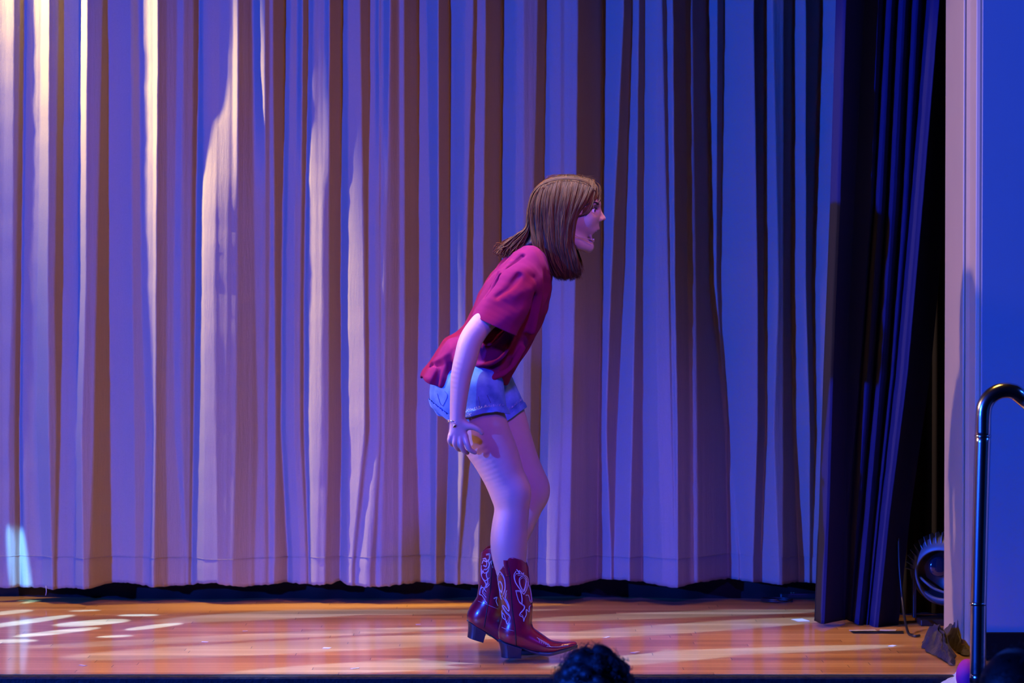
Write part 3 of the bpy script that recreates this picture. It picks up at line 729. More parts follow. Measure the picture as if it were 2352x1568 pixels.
# sleeve openings
a = np.array(G3(1083, 721, 0)); b = np.array(G3(1187, 769, 0)); dv = (b-a)[[0, 2]]; nv = np.array([dv[1], -dv[0]]); nv /= np.linalg.norm(nv)
if nv[1] > 0: nv = -nv
pl = ((X-a[0])*nv[0]+(Z-a[2])*nv[1])
for s_ in (-1, 1):
    out = s_*(Y-YG)-0.168
    cuts.append((sl, np.minimum(pl+0*Y, out+0*pl).astype(np.float32)))
# neck opening
cn = np.array(G3(1246, 583, 0)); r_ = np.sqrt((X-cn[0])**2+((Y-YG)*0.8)**2+(Z-cn[2])**2)
cuts.append((sl, (0.052-r_).astype(np.float32)))
shell(g, 0.0045, cuts)
shirt = g.mesh('t_shirt', M_shirt, girl); del g

# ---- denim shorts
g = Grid(G3(960, 985, -0.21), (G3(1225, 0, 0)[0], YG+0.21, P(0, 790, YG).z), 0.0023)
g.chain([G(1100,820,0,64,1.45), G(1082,860,0,76,1.42), G(1074,900,0,80,1.38)], 0.0)
g.ell(G3(1046, 902, -.068), (0.078, 0.085, 0.092), 0.04); g.ell(G3(1050, 902, .068), (0.078, 0.085, 0.092), 0.04)
g.chain([G(1085,890,-.085,72,.98), G(1097,950,-.09,68,1.0), G(1112,990,-.09,67,1.0)], 0.02)
g.chain([G(1105,885,.085,74,.98), G(1140,945,.09,67,1.0), G(1156,985,.09,66,1.0)], 0.02)
sl, X, Y, Z = g.all()
g.carve(sl, np.maximum(np.abs(Y-YG)-0.004, Z-P(0, 925, YG).z+0*X).astype(np.float32), k=0.008)
g.blur(1)
sl, X, Y, Z = g.all()
def curve_z(X, pts, dy): return np.interp(X[:, 0, 0], [G3(p[0], 0, dy)[0] for p in pts], [G3(p[0], p[1], dy)[2] for p in pts])[:, None, None]
ncz = curve_z(X, [(980,930),(1028,966),(1083,955),(1110,947),(1142,944),(1165,950),(1190,955)], -.15)
fcz = curve_z(X, [(1000,950),(1100,968),(1167,962),(1195,942),(1220,928)], .09)
cz = np.where(Y < YG, ncz, fcz)
solid = g.a.copy()
shell(g, 0.005, [(sl, (cz-Z).astype(np.float32)), (sl, np.broadcast_to(Z-G3(0, 812, 0)[2], solid.shape).astype(np.float32))])
shorts = g.mesh('denim_shorts', M_denim, girl)
# turned-up cuffs
for s_, nm in ((-1, ncz), (1, fcz)):
    c = Grid.__new__(Grid); c.lo = g.lo; c.h = g.h; c.n = g.n; c.a = solid-0.005
    side = (-s_*(Y-YG)+0.003)
    fr = 0.0016*np.sin(X*900)+0.0012*np.sin(X*2300+1)
    shell(c, 0.005, [(sl, (nm-0.0015-Z+0*Y).astype(np.float32)), (sl, (Z-(nm+0.0195+fr)+0*Y).astype(np.float32)), (sl, np.broadcast_to(side, solid.shape).astype(np.float32))])
    c.mesh('cuff', M_denim, shorts)
bv = BVHTree.FromPolygons([v.co[:] for v in shorts.data.vertices], [p.vertices[:] for p in shorts.data.polygons])
def project(bvh, pts, side=-1, lift=0.0006, far=0.5):
    out = []
    for px, py in pts:
        dy0 = side*far; o = Vector(G3(px, py, 0)); o.y = YG+dy0
        hit = bvh.ray_cast(o, Vector((0, -side, 0)))
        if hit[0] is not None: out.append(np.array(hit[0]+hit[1]*lift) if hit[1].y*side > 0 else np.array(hit[0]-hit[1]*lift))
    return out
# back pocket flap seams, frayed threads, worn patch
sm = []
for pts in ([(1007,900),(1014,922),(1020,928)], [(1024,893),(1030,905),(1020,928)], [(1100,905),(1104,925),(1100,938)], [(1120,902),(1128,920)]):
    q = project(bv, catmull(np.array(pts, float), 6)); 
    if len(q) > 2: sm.append((q, 0.0010))
M_seam = pmat('denim_seam', (0.05, 0.09, 0.2), 0.8)
for q_ in sm: tubes_obj('pocket_seam', [q_], M_seam, shorts, sides=4)
fr = []
for i in range(70):
    x = random.uniform(1073, 1155) if i < 50 else random.uniform(1168, 1194)
    y = np.interp(x, [1073, 1110, 1155], [938, 929, 927]) if i < 50 else np.interp(x, [1168, 1194], [941, 922])
    q = project(bv, [(x, y+1), (x+random.uniform(-2, 3), y-random.uniform(2, 5))], lift=0.006)
    if len(q) == 2: fr.append((q, 0.0005))
for i in range(20):
    x, y = random.uniform(1072, 1086), random.uniform(938, 950); q = project(bv, [(x, y), (x+random.uniform(-6, 3), y+random.uniform(1, 6))], lift=0.008)
    if len(q) == 2: fr.append((q, 0.0006))
tag(tubes_obj('frayed_threads', fr, pmat('white_denim_thread', (0.45, 0.47, 0.52), 0.8), shorts, sides=3), kind='stuff')
del g, solid, c

# ---- boots
def boot(name, shaft, foot, topc, heel_q, sole_pts, dy, lab, motifs, piping, toe_lines, collar, strap):
    g = Grid(G3(1060 if dy > 0 else 1130, 1520, dy-.075), (G3(1345 if dy < 0 else 1290, 0, dy)[0], YG+dy+.075, P(0, 1240, YG).z), 0.0021)
    g.chain([G(a, b, dy, r, ky) for a, b, r, ky in shaft], 0.0)
    g.chain([G(a, b, dy, r, ky) for a, b, r, ky in foot], 0.012)
    # flatten below the sole line
    sl, X, Y, Z = g.all()
    sx = [G3(p[0], 0, dy)[0] for p in sole_pts]; sz = [G3(p[0], p[1], dy)[2] for p in sole_pts]
    bot = np.interp(X[:, 0, 0], sx, sz)[:, None, None]
    d = (bot-Z+0*Y).astype(np.float32); kk = 0.004; hh = np.maximum(kk-np.abs(g.a-d), 0)/kk
    g.a = np.maximum(g.a, d)+hh*hh*kk*.25
    g.blur(1)
    tz = np.interp(X[:, 0, 0], [G3(p[0], 0, dy)[0] for p in topc], [G3(p[0], p[1], dy)[2] for p in topc])[:, None, None]
    full = g.a.copy()
    inner = -(full+0.0042)
    top = (Z-tz+0*Y).astype(np.float32)
    low = (Z-G3(0, 1400, dy)[2]+0*Y+0*X)        # hollow only above the ankle
    g.a = np.maximum(np.maximum(full, top), np.minimum(inner, 1e3+0*low) if False else np.where(low > 0, inner, -1))
    b = g.mesh(name, M_boot, girl)
    if lab: b['label'] = lab
    bv = BVHTree.FromPolygons([v.co[:] for v in b.data.vertices], [p.vertices[:] for p in b.data.polygons])
    # sole welt
    bm = bmesh.new(); N = 40
    px = np.linspace(sole_pts[0][0]+6, sole_pts[-1][0]-1, N)
    top_r, bot_r = [], []
    for i, x in enumerate(px):
        y = np.interp(x, [p[0] for p in sole_pts], [p[1] for p in sole_pts]); t = i/(N-1)
        w = np.interp(t, [0, .1, .25, .38, .5, .68, .85, .95, 1], [.006, .024, .027, .022, .024, .038, .030, .018, .010])
        th = np.interp(t, [0, .3, .45, .6, 1], [2.0, 2.0, 3.5, 7.0, 5.5])
        c0 = Vector(G3(x, y-1.5, dy)); c1 = Vector(G3(x, y+th, dy))
        top_r.append([bm.verts.new((c0.x, c0.y-w, c0.z)), bm.verts.new((c0.x, c0.y+w, c0.z))])
        bot_r.append([bm.verts.new((c1.x, c1.y-w*.93, c1.z)), bm.verts.new((c1.x, c1.y+w*.93, c1.z))])
    for i in range(N-1):
        bm.faces.new((top_r[i][0], top_r[i+1][0], top_r[i+1][1], top_r[i][1])); bm.faces.new((bot_r[i][1], bot_r[i+1][1], bot_r[i+1][0], bot_r[i][0]))
        bm.faces.new((bot_r[i][0], bot_r[i+1][0], top_r[i+1][0], top_r[i][0])); bm.faces.new((top_r[i][1], top_r[i+1][1], bot_r[i+1][1], bot_r[i][1]))
    bm.faces.new((top_r[0][0], top_r[0][1], bot_r[0][1], bot_r[0][0])); bm.faces.new((top_r[-1][1], top_r[-1][0], bot_r[-1][0], bot_r[-1][1]))
    bmesh.ops.recalc_face_normals(bm, faces=bm.faces)
    bm_obj('sole', bm, M_sole, b, bevel=0.002)
    # stacked heel: back rounded, front flat, tapering
    bm = bmesh.new(); rings = []
    (tbx, tby), (tfx, tfy), (bfx, bfy), (bbx, bby) = heel_q
    for t in np.linspace(0, 1, 7):
        bk = Vector(G3(tbx+(bbx-tbx)*t+1.5*math.sin(math.pi*t), tby+(bby-tby)*t, dy)); ft = Vector(G3(tfx+(bfx-tfx)*t, tfy+(bfy-tfy)*t, dy))
        w = 0.031-0.004*t; ring = []
        for a in np.linspace(-math.pi/2, math.pi/2, 13):   # back half round
            f = (1-math.cos(a))*0.45
            p = bk.lerp(ft, f); ring.append(bm.verts.new((p.x, p.y+w*math.sin(a), p.z)))
        ring.append(bm.verts.new((ft.x, ft.y+w*.96, ft.z))); ring.append(bm.verts.new((ft.x, ft.y-w*.96, ft.z)))
        rings.append(ring)
    n = len(rings[0])
    for r0, r1 in zip(rings[:-1], rings[1:]):
        for i in range(n): bm.faces.new((r0[i], r1[i], r1[(i+1) % n], r0[(i+1) % n]))
    bm.faces.new(rings[0]); bm.faces.new(rings[-1][::-1]); bmesh.ops.recalc_face_normals(bm, faces=bm.faces)
    bm_obj('heel', bm, M_heel, b, bevel=0.0015)
    def C(p): return (1040+p[0]/5.228, 1230+p[1]/5.228)
    for side in (-1, 1):
        ln = []
        for m in motifs:
            q = project(bv, [C(p) for p in catmull(np.array(m, float), 7)], side, lift=0.0005)
            if len(q) > 4:
                q = np.array(q); jump = np.abs(np.diff(q[:, 1])).max()
                if jump < 0.02:
                    ln.append((q, 0.00125))
        # a finer echo line beside each motif
        for m in motifs:
            mm = np.array(m, float); cc = mm.mean(0); mm = cc+(mm-cc)*0.80
            q = project(bv, [C(p) for p in catmull(mm, 7)], side, lift=0.0004)
            if len(q) > 4 and np.abs(np.diff(np.array(q)[:, 1])).max() < 0.02: ln.append((q, 0.0007))
        tubes_obj('embroidery', ln, M_thread, b, sides=5)
        q = project(bv, [C(p) for p in catmull(np.array(piping, float), 10)], side, lift=0.0006)
        if len(q) > 4: tubes_obj('side_seam', [(q, 0.0016)], M_piping, b, sides=5)
    for nm, ms in (('toe_stitching', toe_lines), ('collar_stitching', [collar])):
        ln = []
        for m in ms:
            q = project(bv, [C(p) for p in catmull(np.array(m, float), 6)], -1, lift=0.0003)
            if len(q) > 3: ln.append((q, 0.0006))
        if ln: tubes_obj(nm, ln, M_thread, b, sides=4)
    # pull strap standing over the rim
    for side in (-1, 1):
        L = [project(bv, [(x, y)], side, lift=0.0018) for x, y in strap]
        L = [q[0] for q in L if q]
        if len(L) > 2:
            L = np.array(L); topp = L[0]+np.array([0, 0, 0.006]); inn = topp+np.array([0, -side*0.008, 0.001]); pts = catmull(np.vstack([inn, topp, L]), 4)
            bm = bmesh.new(); rows_ = []
            for q in pts:
                rows_.append([bm.verts.new((q[0]-0.008, q[1]-side*-0.0, q[2])), bm.verts.new((q[0], q[1]+side*0.0015, q[2])), bm.verts.new((q[0]+0.008, q[1], q[2]))])
            for r0, r1 in zip(rows_[:-1], rows_[1:]):
                for i in range(2): bm.faces.new((r0[i], r1[i], r1[i+1], r0[i+1]))
            so = bm_obj('pull_strap', bm, M_boot, b, smooth=True); md = so.modifiers.new('t', 'SOLIDIFY'); md.thickness = 0.0018
    return b
near_m = [[(760,370),(735,420),(750,500),(800,580),(850,650)],[(760,400),(830,410),(890,450),(905,520),(880,600),(850,650)],[(845,620),(805,540),(800,460),(850,432),(880,480),(870,560),(845,620)],
 [(890,500),(925,590),(940,680),(945,745),(925,740),(905,670),(875,660)],[(755,600),(790,720),(830,760),(860,790),(850,830),(800,890),(840,920),(850,970)],[(755,600),(810,610),(830,690),(830,760)],
 [(930,790),(915,800),(915,860),(880,830),(880,890),(860,930),(850,970)],[(765,350),(800,400),(795,365),(840,410),(850,395)],
 [(570,380),(545,440),(530,500),(545,580),(570,680),(590,720)],[(570,380),(610,430),(630,500),(630,600),(600,680)],[(590,640),(560,590),(550,530),(575,500),(600,560),(590,640)],
 [(650,600),(630,680),(660,740),(680,800),(670,850),(620,790),(600,800),(640,870),(690,920),(660,1010)],[(610,690),(650,760),(680,830)],[(590,860),(600,930),(640,960),(660,1010)],[(590,870),(620,900),(650,1000)],
 [(640,265),(615,300),(635,360),(660,420),(675,380),(650,330),(640,265)]]
far_m = [[(400,240),(445,235),(440,300),(400,330),(365,320),(350,360)],[(360,300),(395,290),(410,350),(400,390),(365,380)],[(345,380),(340,450),(350,520),(400,600),(380,660),(355,700),(400,760)],
 [(450,320),(430,420),(400,480),(420,560),(400,640),(440,600)],[(345,620),(325,680),(320,730),(350,740),(390,800),(410,830)],[(470,230),(480,300),(460,330),(480,400)],[(430,440),(380,470),(360,440),(350,480)],
 [(490,770),(530,755),(520,800),(540,860)],[(420,300),(440,360),(410,420),(370,430)],[(360,540),(390,560),(440,520)],[(330,660),(360,640),(400,690)]]
bn = boot('boot', [(1176,1262,38,1.02),(1177,1300,37.5,1.02),(1183,1350,36,1.0),(1188,1395,35.5,.95),(1186,1430,36,.92),(1182,1452,37,.88)],
     [(1183,1450,36,.88),(1205,1462,29,1.0),(1232,1474,23,1.3),(1258,1484,17,1.75),(1285,1485,12,1.9),(1309,1481.5,9.0,1.7),(1318,1480,7.5,1.3)],
     [(1130,1300),(1138,1293),(1150,1282),(1163,1276),(1180,1276.5),(1198,1282),(1210,1292),(1218,1306)],
     [(1144,1469),(1199,1487),(1197,1509.5),(1151,1508.5)],
     [(1138,1468),(1150,1470),(1175,1477),(1196,1484),(1215,1492),(1235,1497),(1262,1497),(1290,1491),(1318,1484),(1328,1480)], -.09,
     'near boot planted on its heel', near_m, [(672,330),(700,600),(712,800),(740,1000),(755,1150),(762,1290)],
     [[(1005+i*22,1160+i*12),(1030+i*22,1185+i*13),(1040+i*24,1215+i*10)] for i in range(7)]+[[(1120,1265),(1250,1275),(1380,1262)]],
     [(590,1045),(640,1060),(735,1078)], [(1163,1281),(1164,1290),(1166,1300),(1168,1312)])
bf = boot('boot', [(1143,1244,38,1.02),(1140,1290,37,1.02),(1135,1340,36,1.0),(1128,1380,35,.95),(1115,1405,36,.92),(1108,1418,35,.9)],
     [(1110,1415,35,.88),(1135,1436,29,1.0),(1162,1456,23,1.3),(1192,1474,17,1.75),(1220,1482,12,1.9),(1245,1484,9,1.7),(1256,1485,7,1.3)],
     [(1100,1275),(1108,1266),(1118,1257),(1132,1253),(1150,1256),(1168,1264),(1180,1280)],
     [(1074,1424),(1117,1450),(1110,1474),(1073,1462)],
     [(1066,1420),(1080,1427),(1100,1440),(1120,1452),(1140,1466),(1158,1480),(1180,1491),(1210,1494),(1240,1491),(1262,1486)], .09,
     'far boot with its heel lifted', far_m, [(485,160),(470,380),(445,700),(410,900),(375,1120)],
     [[(900,1200),(930,1230)]], [(300,810),(400,840),(540,900)], [(1133,1257),(1132,1266),(1131,1278)])
# ---- hair
def Hc(px, py, dy): return G3(px, py, dy)
g = Grid(G3(1135, 660, -0.125), (G3(1395, 0, 0)[0], YG+0.125, P(0, 392, YG).z), 0.0025)
g.ell(G3(1300, 474, 0), (70/K, 54/K, 64/K), 0.0)
g.ell(G3(1268, 490, 0), (50/K, 60/K, 60/K), 0.03)
for s_ in (-1, 1):
    g.chain([G(1272,470,s_*.050,40,.62), G(1270,530,s_*.066,44,.42), G(1282,580,s_*.070,40,.34), G(1300,618,s_*.060,22,.4)], 0.02)
    g.chain([G(1300,470,s_*.055,28,.5), G(1302,540,s_*.072,22,.5), G(1310,590,s_*.072,20,.45), G(1316,620,s_*.062,14,.5)], 0.02)
g.chain([G(1240,500,0,26,2.2), G(1232,545,.01,22,2.6), G(1205,566,.01,11,4.5), G(1180,571,.01,8,5.0)], 0.02)
sl, X, Y, Z = g.all()
frx = np.interp(Z[0, 0, ::-1], [P(0, y, YG).z for y in (660,590,540,500,483,465,450,437,425,405)], [G3(x, 0, 0)[0] for x in (1332,1324,1312,1316,1326,1344,1356,1364,1371,1378)])[::-1][None, None, :]
g.a = np.maximum(g.a, (X-frx+0*Y).astype(np.float32)*0.7)
g.blur(1)
hair = g.mesh('hair', M_haircap, girl); del g
lines = []
def strand(pts, r0, n=6, j=0.0):
    p = np.array([Hc(*q) for q in pts]); p = p+rng.normal(scale=j, size=p.shape)*np.linspace(0.2, 1, len(p))[:, None]
    c = catmull(p, n); m = len(c); ph = rng.uniform(0, 6.28); am = rng.uniform(0.0005, 0.0045)
    t = np.linspace(0, 1, m); c[:, 0] += am*np.sin(t*11+ph)*t; c[:, 1] += am*np.cos(t*9+ph)*t
    r = r0*np.clip(np.minimum(1, 0.6+t*3)*np.clip((1-t)*5+0.12, 0, 1), 0.1, 1)
    lines.append((c, r))
fb = [(1366,413,0),(1364,432,.046),(1350,462,.070),(1328,496,.078),(1318,545,.084),(1326,592,.080),(1334,632,.066)]
mb = [(1302,401,0),(1292,418,.062),(1284,458,.090),(1280,512,.095),(1284,565,.092),(1296,610,.084),(1308,643,.070)]
bb = [(1262,411,0),(1236,432,.052),(1218,470,.070),(1219,515,.072),(1226,555,.082),(1240,597,.080),(1262,636,.066)]
fb, mb, bb = map(np.array, (fb, mb, bb))
for side, N in ((-1, 2100), (1, 800)):
    clumps = []
    for c_ in range(75):
        u = (c_+rng.uniform(-.4, .4))/75; wob = rng.uniform(0, 6.28); am = rng.uniform(1.0, 4.5)
        off = np.zeros(7); off[1:] = np.cumsum(rng.normal(0, 1.3, 6)); off += am*np.sin(np.arange(7)*1.25+wob)*np.linspace(0, 1.1, 7)
        clumps.append((u, off, rng.uniform(-.006, .006), rng.uniform(.82, 1.12), rng.normal(0, 5)))
    for i in range(N):
        u, off, lay, L, ex = clumps[rng.integers(len(clumps))]
        u = min(max(u+rng.normal(0, .010), 0), 1)
        base = fb*(1-u)*(1-2*u)+4*mb*u*(1-u)+bb*u*(2*u-1)
        q = base.copy(); t = np.linspace(0, 1, 7)
        q[:, 2] = side*(q[:, 2]+lay*np.minimum(t*3, 1)+rng.normal(0, .0012, 7)+.003*np.sin(t*9+off[3]))
        q[:, 0] += off+rng.normal(0, .8, 7)*t
        q[-1] = q[-2]+(q[-1]-q[-2])*rng.uniform(.75, 1.05)*L; q[-1, 0] += ex*.7+rng.normal(0, 1.5); q[-1, 2] -= side*rng.uniform(0, .012)
        if rng.random() < .3:     # shorter pieces curling under
            q = np.vstack([q[:5], q[4]+(q[5]-q[4])*rng.uniform(.3, 1)+np.array([rng.normal(0, 3), 0, -side*.004])])
        strand([tuple(v) for v in q], rng.uniform(0.0008, 0.0016), 5)
for i in range(620):     # back of the head, falling on the shoulders
    u = rng.uniform(-1, 1); e = rng.uniform(0, 1)
    q = [(1262,412,u*.01),(1226,446,u*.04),(1212+4*e,490,u*.055),(1207+10*e,522,u*.06),(1186+22*e,538+12*e,u*.065),(1164+32*e+rng.normal(0,4),558+8*e+rng.normal(0,3),u*.07),(1146+45*e+rng.normal(0,5),574+rng.normal(0,5)+12*e,u*.075),(1143+50*e+rng.normal(0,5),584+rng.normal(0,4)+12*e,u*.075)]
    strand(q, rng.uniform(0.0010, 0.0020), 5, 0.001)
for i in range(260):     # over the crown, from brow to nape
    u = rng.normal(0, 0.5)
    q = [(1370,428+abs(u)*8,u*.03),(1345,410+abs(u)*5,u*.035),(1300,403+abs(u)*5,u*.04),(1256,412+abs(u)*4,u*.045),(1226,440,u*.05),(1214,480,u*.055),(1212,515,u*.06)]
    strand(q, rng.uniform(0.0009, 0.0017), 5, 0.001)
for i in range(170):     # fringe over the temple and eye
    u = rng.uniform(0, 1); s_ = -1 if i % 4 else 1
    q = [(1352,412,0),(1371-3*u,428,s_*(.020+.012*u)),(1372-14*u,448,s_*(.034+.016*u)),(1363-14*u,468,s_*(.046+.014*u)),(1354-12*u+rng.normal(0,2),484+rng.normal(0,3),s_*(.056+.012*u)),(1347-16*u+rng.normal(0,2),489+rng.normal(0,4),s_*.068)]
    strand(q, rng.uniform(0.0008, 0.0014), 5, 0.0008)
for i in range(150):     # side fringe sweeping back over the temple
    u = rng.uniform(0, 1); s_ = -1 if i % 4 else 1; e = rng.normal(0, 2)
    q = [(1354-4*u,411,0),(1367-3*u,428,s_*.036),(1365-6*u,450,s_*.052),(1357-8*u+e,470,s_*.062),(1351-12*u+e,487+3*u,s_*.067),(1340-12*u+e,494+5*u,s_*.072)]
    strand(q, rng.uniform(0.0008, 0.0014), 5, 0.0006)
for i in range(16):      # loose forelocks
    q = [(1358,411,-.01),(1376,425,-.012),(1381-rng.uniform(0,5),443,-.02),(1376-rng.uniform(0,6),462,-.034),(1366,470+rng.normal(0,3),-.046)]
    strand(q, 0.0007, 6, 0.0015)
for i in range(60):      # flyaways
    a = rng.uniform(0, 1); x0 = 1230+a*120; y0 = 412-8*math.sin(a*3.1)+ (22 if a < .1 else 0)
    strand([(x0, y0+4, rng.normal(0, .02)), (x0+rng.normal(8, 5), y0-4, rng.normal(0, .03)), (x0+rng.normal(20, 8), y0-2+rng.normal(0, 4), rng.normal(0, .04))], 0.00035, 5)
tubes_obj('hair_strands', lines, M_hair, hair, sides=4)

# ---- bracelets and headset microphone
def ring(cx, cy, dy, rx, ry, tilt, n=40):
    c = np.array(G3(cx, cy, dy)); a = np.linspace(0, 2*np.pi, n)
    return [c+np.array([rx*math.cos(t), ry*math.sin(t), tilt*math.cos(t)+0.0006*math.sin(5*t)]) for t in a]
br = tubes_obj('bracelet', [(ring(1046, 964, hd, .0265, .0200, .006), 0.0011), (ring(1045.5, 968, hd, .0262, .0200, -.006), 0.0009)], M_silver, girl, sides=6)
uv_ball('charm', G3(1044.5, 977, hd-.0195), 0.0042, M_gold, br, (1, .6, 1.3)); uv_ball('charm', G3(1042, 980, hd-.019), 0.0026, M_gold, br); uv_ball('charm', G3(1029, 966, hd-.002), 0.0032, M_gold, br)
mic = tubes_obj('headset_microphone', [(catmull([G3(1303, 512, -.082), G3(1320, 538, -.073), G3(1336, 545, -.056), G3(1352, 548.5, -.046), G3(1362, 549.5, -.040)], 6), 0.0011)], M_mic, girl, sides=6)
uv_ball('microphone_capsule', G3(1363.5, 549.5, -.039), 0.0024, M_mic, mic, (1.2, .8, .8))

# ------------------------------------------------------------------ handrail
YR = 8.2; kr = FPX/YR
rail = empty('handrail', (P(2246, 1500, YR).x, YR, -1.1))
tag(rail, 'curved stainless steel handrail post in front of the blue wall', 'handrail')
pts = [P(2242, 1700, YR), P(2246, 1560, YR), P(2250, 1300, YR), P(2255, 1100, YR), P(2258, 1000, YR)]
pts = [Vector((pts[0].x, YR, -1.1))]+pts[1:]
tubes_obj('post', [(catmull(pts, 6), 0.0232)], M_steel, rail, sides=28)
arc = [P(2258, 1003, YR), P(2258.5, 960, YR)]
for a in np.linspace(180, 62, 12): 
    q = P(2311+52*math.cos(math.radians(a)), 950-54*math.sin(math.radians(a)), YR); q.y -= 0.0; arc.append(q)
for k_, (x, y) in enumerate(((2362, 925), (2400, 965), (2470, 1045), (2620, 1210), (2900, 1520))): q = P(x, y, YR); q.y -= 0.06*k_; arc.append(q)
tubes_obj('bent_rail', [(catmull(arc, 4), 0.0228)], M_steel, rail, sides=28)
for cx, cy, hh_ in ((2257.8, 1001, .003), (2247, 1386, .004), (2246.5, 1556, .012)):
    c = P(cx, cy, YR); tubes_obj('collar', [([c-Vector((0, 0, hh_)), c, c+Vector((0, 0, hh_))], 0.0243)], M_steel, rail, sides=28)

# ------------------------------------------------------------------ stage light in the wing
YS = 9.95; ks = FPX/YS
par = empty('stage_light', (P(2172, 1400, YS).x, YS, 0)); tag(par, 'black round floor stage light with pale finned rim, half hidden behind the jamb', 'stage light')
c0 = P(2166, 1316, YS); Rr = 0.118; tilt = Matrix.Rotation(math.radians(-24), 4, 'Z') @ Matrix.Rotation(math.radians(10), 4, 'X') @ Matrix.Scale(1.08, 4)
def lathe(name, prof, mat, parent, n=56, smooth=True):
    """prof: (radius, axial) ; axis faces the camera (-y) then tilted"""
    V = []; 
    for r, a in prof:
        for k_ in range(n):
            t = 2*math.pi*k_/n; v = Vector((r*math.cos(t), a, r*math.sin(t))); V.append(c0+(tilt @ v))
    Fc = []
    for i in range(len(prof)-1):
        for k_ in range(n): Fc.append((i*n+k_, i*n+(k_+1) % n, (i+1)*n+(k_+1) % n, (i+1)*n+k_))
    return mesh_obj(name, V, Fc, mat, parent, smooth)
lathe('housing', [(0.0, 0.10), (0.07, 0.10), (0.088, 0.08), (0.090, 0.0), (0.086, -0.012), (0.080, -0.012), (0.078, 0.004), (0.0, 0.006)], M_black, par)
lathe('rim', [(0.100, 0.075), (0.114, 0.055), (0.116, 0.020), (0.086, -0.024), (0.081, -0.022), (0.081, 0.0)], M_fin, par)
for k_ in range(13):
    t = math.radians(62+k_*9.5); bm = bmesh.new()
    m = Matrix.Translation(c0) @ tilt @ Matrix.Rotation(-t, 4, 'Y')
    vs = [m @ Vector(v) for v in ((.102,-.004,-.0016),(.108,.06,-.0016),(.128,.05,-.0008),(.132,.016,-.0006),(.116,.002,-.0014),(.102,-.004,.0016),(.108,.06,.0016),(.128,.05,.0008),(.132,.016,.0006),(.116,.002,.0014))]
    vv = [bm.verts.new(v) for v in vs]; bm.faces.new(vv[:5]); bm.faces.new(vv[5:][::-1])
    for i in range(5): bm.faces.new((vv[i], vv[i+5], vv[(i+1) % 5+5], vv[(i+1) % 5]))
    bmesh.ops.recalc_face_normals(bm, faces=bm.faces); bm_obj('fin', bm, M_fin, par)
def TP(v): return c0+(tilt @ Vector(v))
tubes_obj('bracket_arm', [(catmull([TP((-.074, -.016, -.01)), TP((-.05, -.03, -.025)), TP((-.02, -.032, -.045)), TP((.03, -.03, -.06))], 5), 0.0045)], M_fin, par, sides=10)
uv_ball('lens', TP((-.012, -.004, .022)), 0.036, pmat('dark_lens', (0.01, 0.02, 0.04), 0.08, coat=1.0), par, (1, .35, 1))
for t in (200, 222, 238, 256):
    a = math.radians(t); uv_ball('screw', TP((.085*math.cos(a), -.013, .085*math.sin(a))), 0.0042, M_silver, par, (1, .6, 1), 12)
bm = bmesh.new(); box(bm, c0.x-.085, c0.x+.10, YS-.05, YS+.10, 0.0, 0.022); bm_obj('base', bm, M_black, par, bevel=.004)
for s_ in (-1, 1):
    bm = bmesh.new(); box(bm, c0.x+s_*.096-.006, c0.x+s_*.096+.006, YS+.02, YS+.05, 0.02, c0.z+.012); bm_obj('yoke', bm, M_black, par, bevel=.002)
cb_pts = [P(2064, 1236, 9.9), P(2066, 1300, 9.9), P(2072, 1370, 9.88), P(2078, 1420, 9.80)]
f1 = F(2086, 1452, .006); f2 = F(2094, 1458, .006); f3 = F(2103, 1460, .006); f4 = F(2112, 1459, .006)
tag(tubes_obj('power_cable', [(catmull(cb_pts+[f1, f2, f3, f4], 6), 0.0045)], M_black, sides=8), 'black cable hanging down beside the side curtain to the floor', 'cable')
# small black device and coiled cable by the far drape
dv_ = empty('floor_box', F(1812, 1374)); tag(dv_, 'low black floor box with small blue lights under the beige curtain hem', 'floor box')
q = F(1830, 1374); bm = bmesh.new(); box(bm, q.x-.065, q.x+.10, q.y-.02, q.y+.12, 0, .022); bm_obj('case', bm, M_black, dv_, bevel=.006)
def emis(name, c, s):
    m, nt, b = new_mat(name); b.inputs['Base Color'].default_value = (0, 0, 0, 1); b.inputs['Emission Color'].default_value = (*c, 1); b.inputs['Emission Strength'].default_value = s; return m
M_led = emis('blue_indicator', (0.04, 0.18, 1.0), 1.6)
for px in (1791, 1817, 1823): uv_ball('indicator_light', P(px, 1362, q.y-.0), 0.0035 if px > 1800 else .0022, M_led, dv_, (1.3, .5, .7), 10)
cc = F(1785, 1383); cr = [(cc+Vector((.055*math.cos(t)*(1+.1*math.sin(3*t)), .05*math.sin(t), .004+.001*t))) for t in np.linspace(0, 11, 60)]
tag(tubes_obj('coiled_cable', [(cr, 0.0035)], M_black, sides=7), 'black cable coiled flat on the floor beside the blue-lit floor box', 'cable')

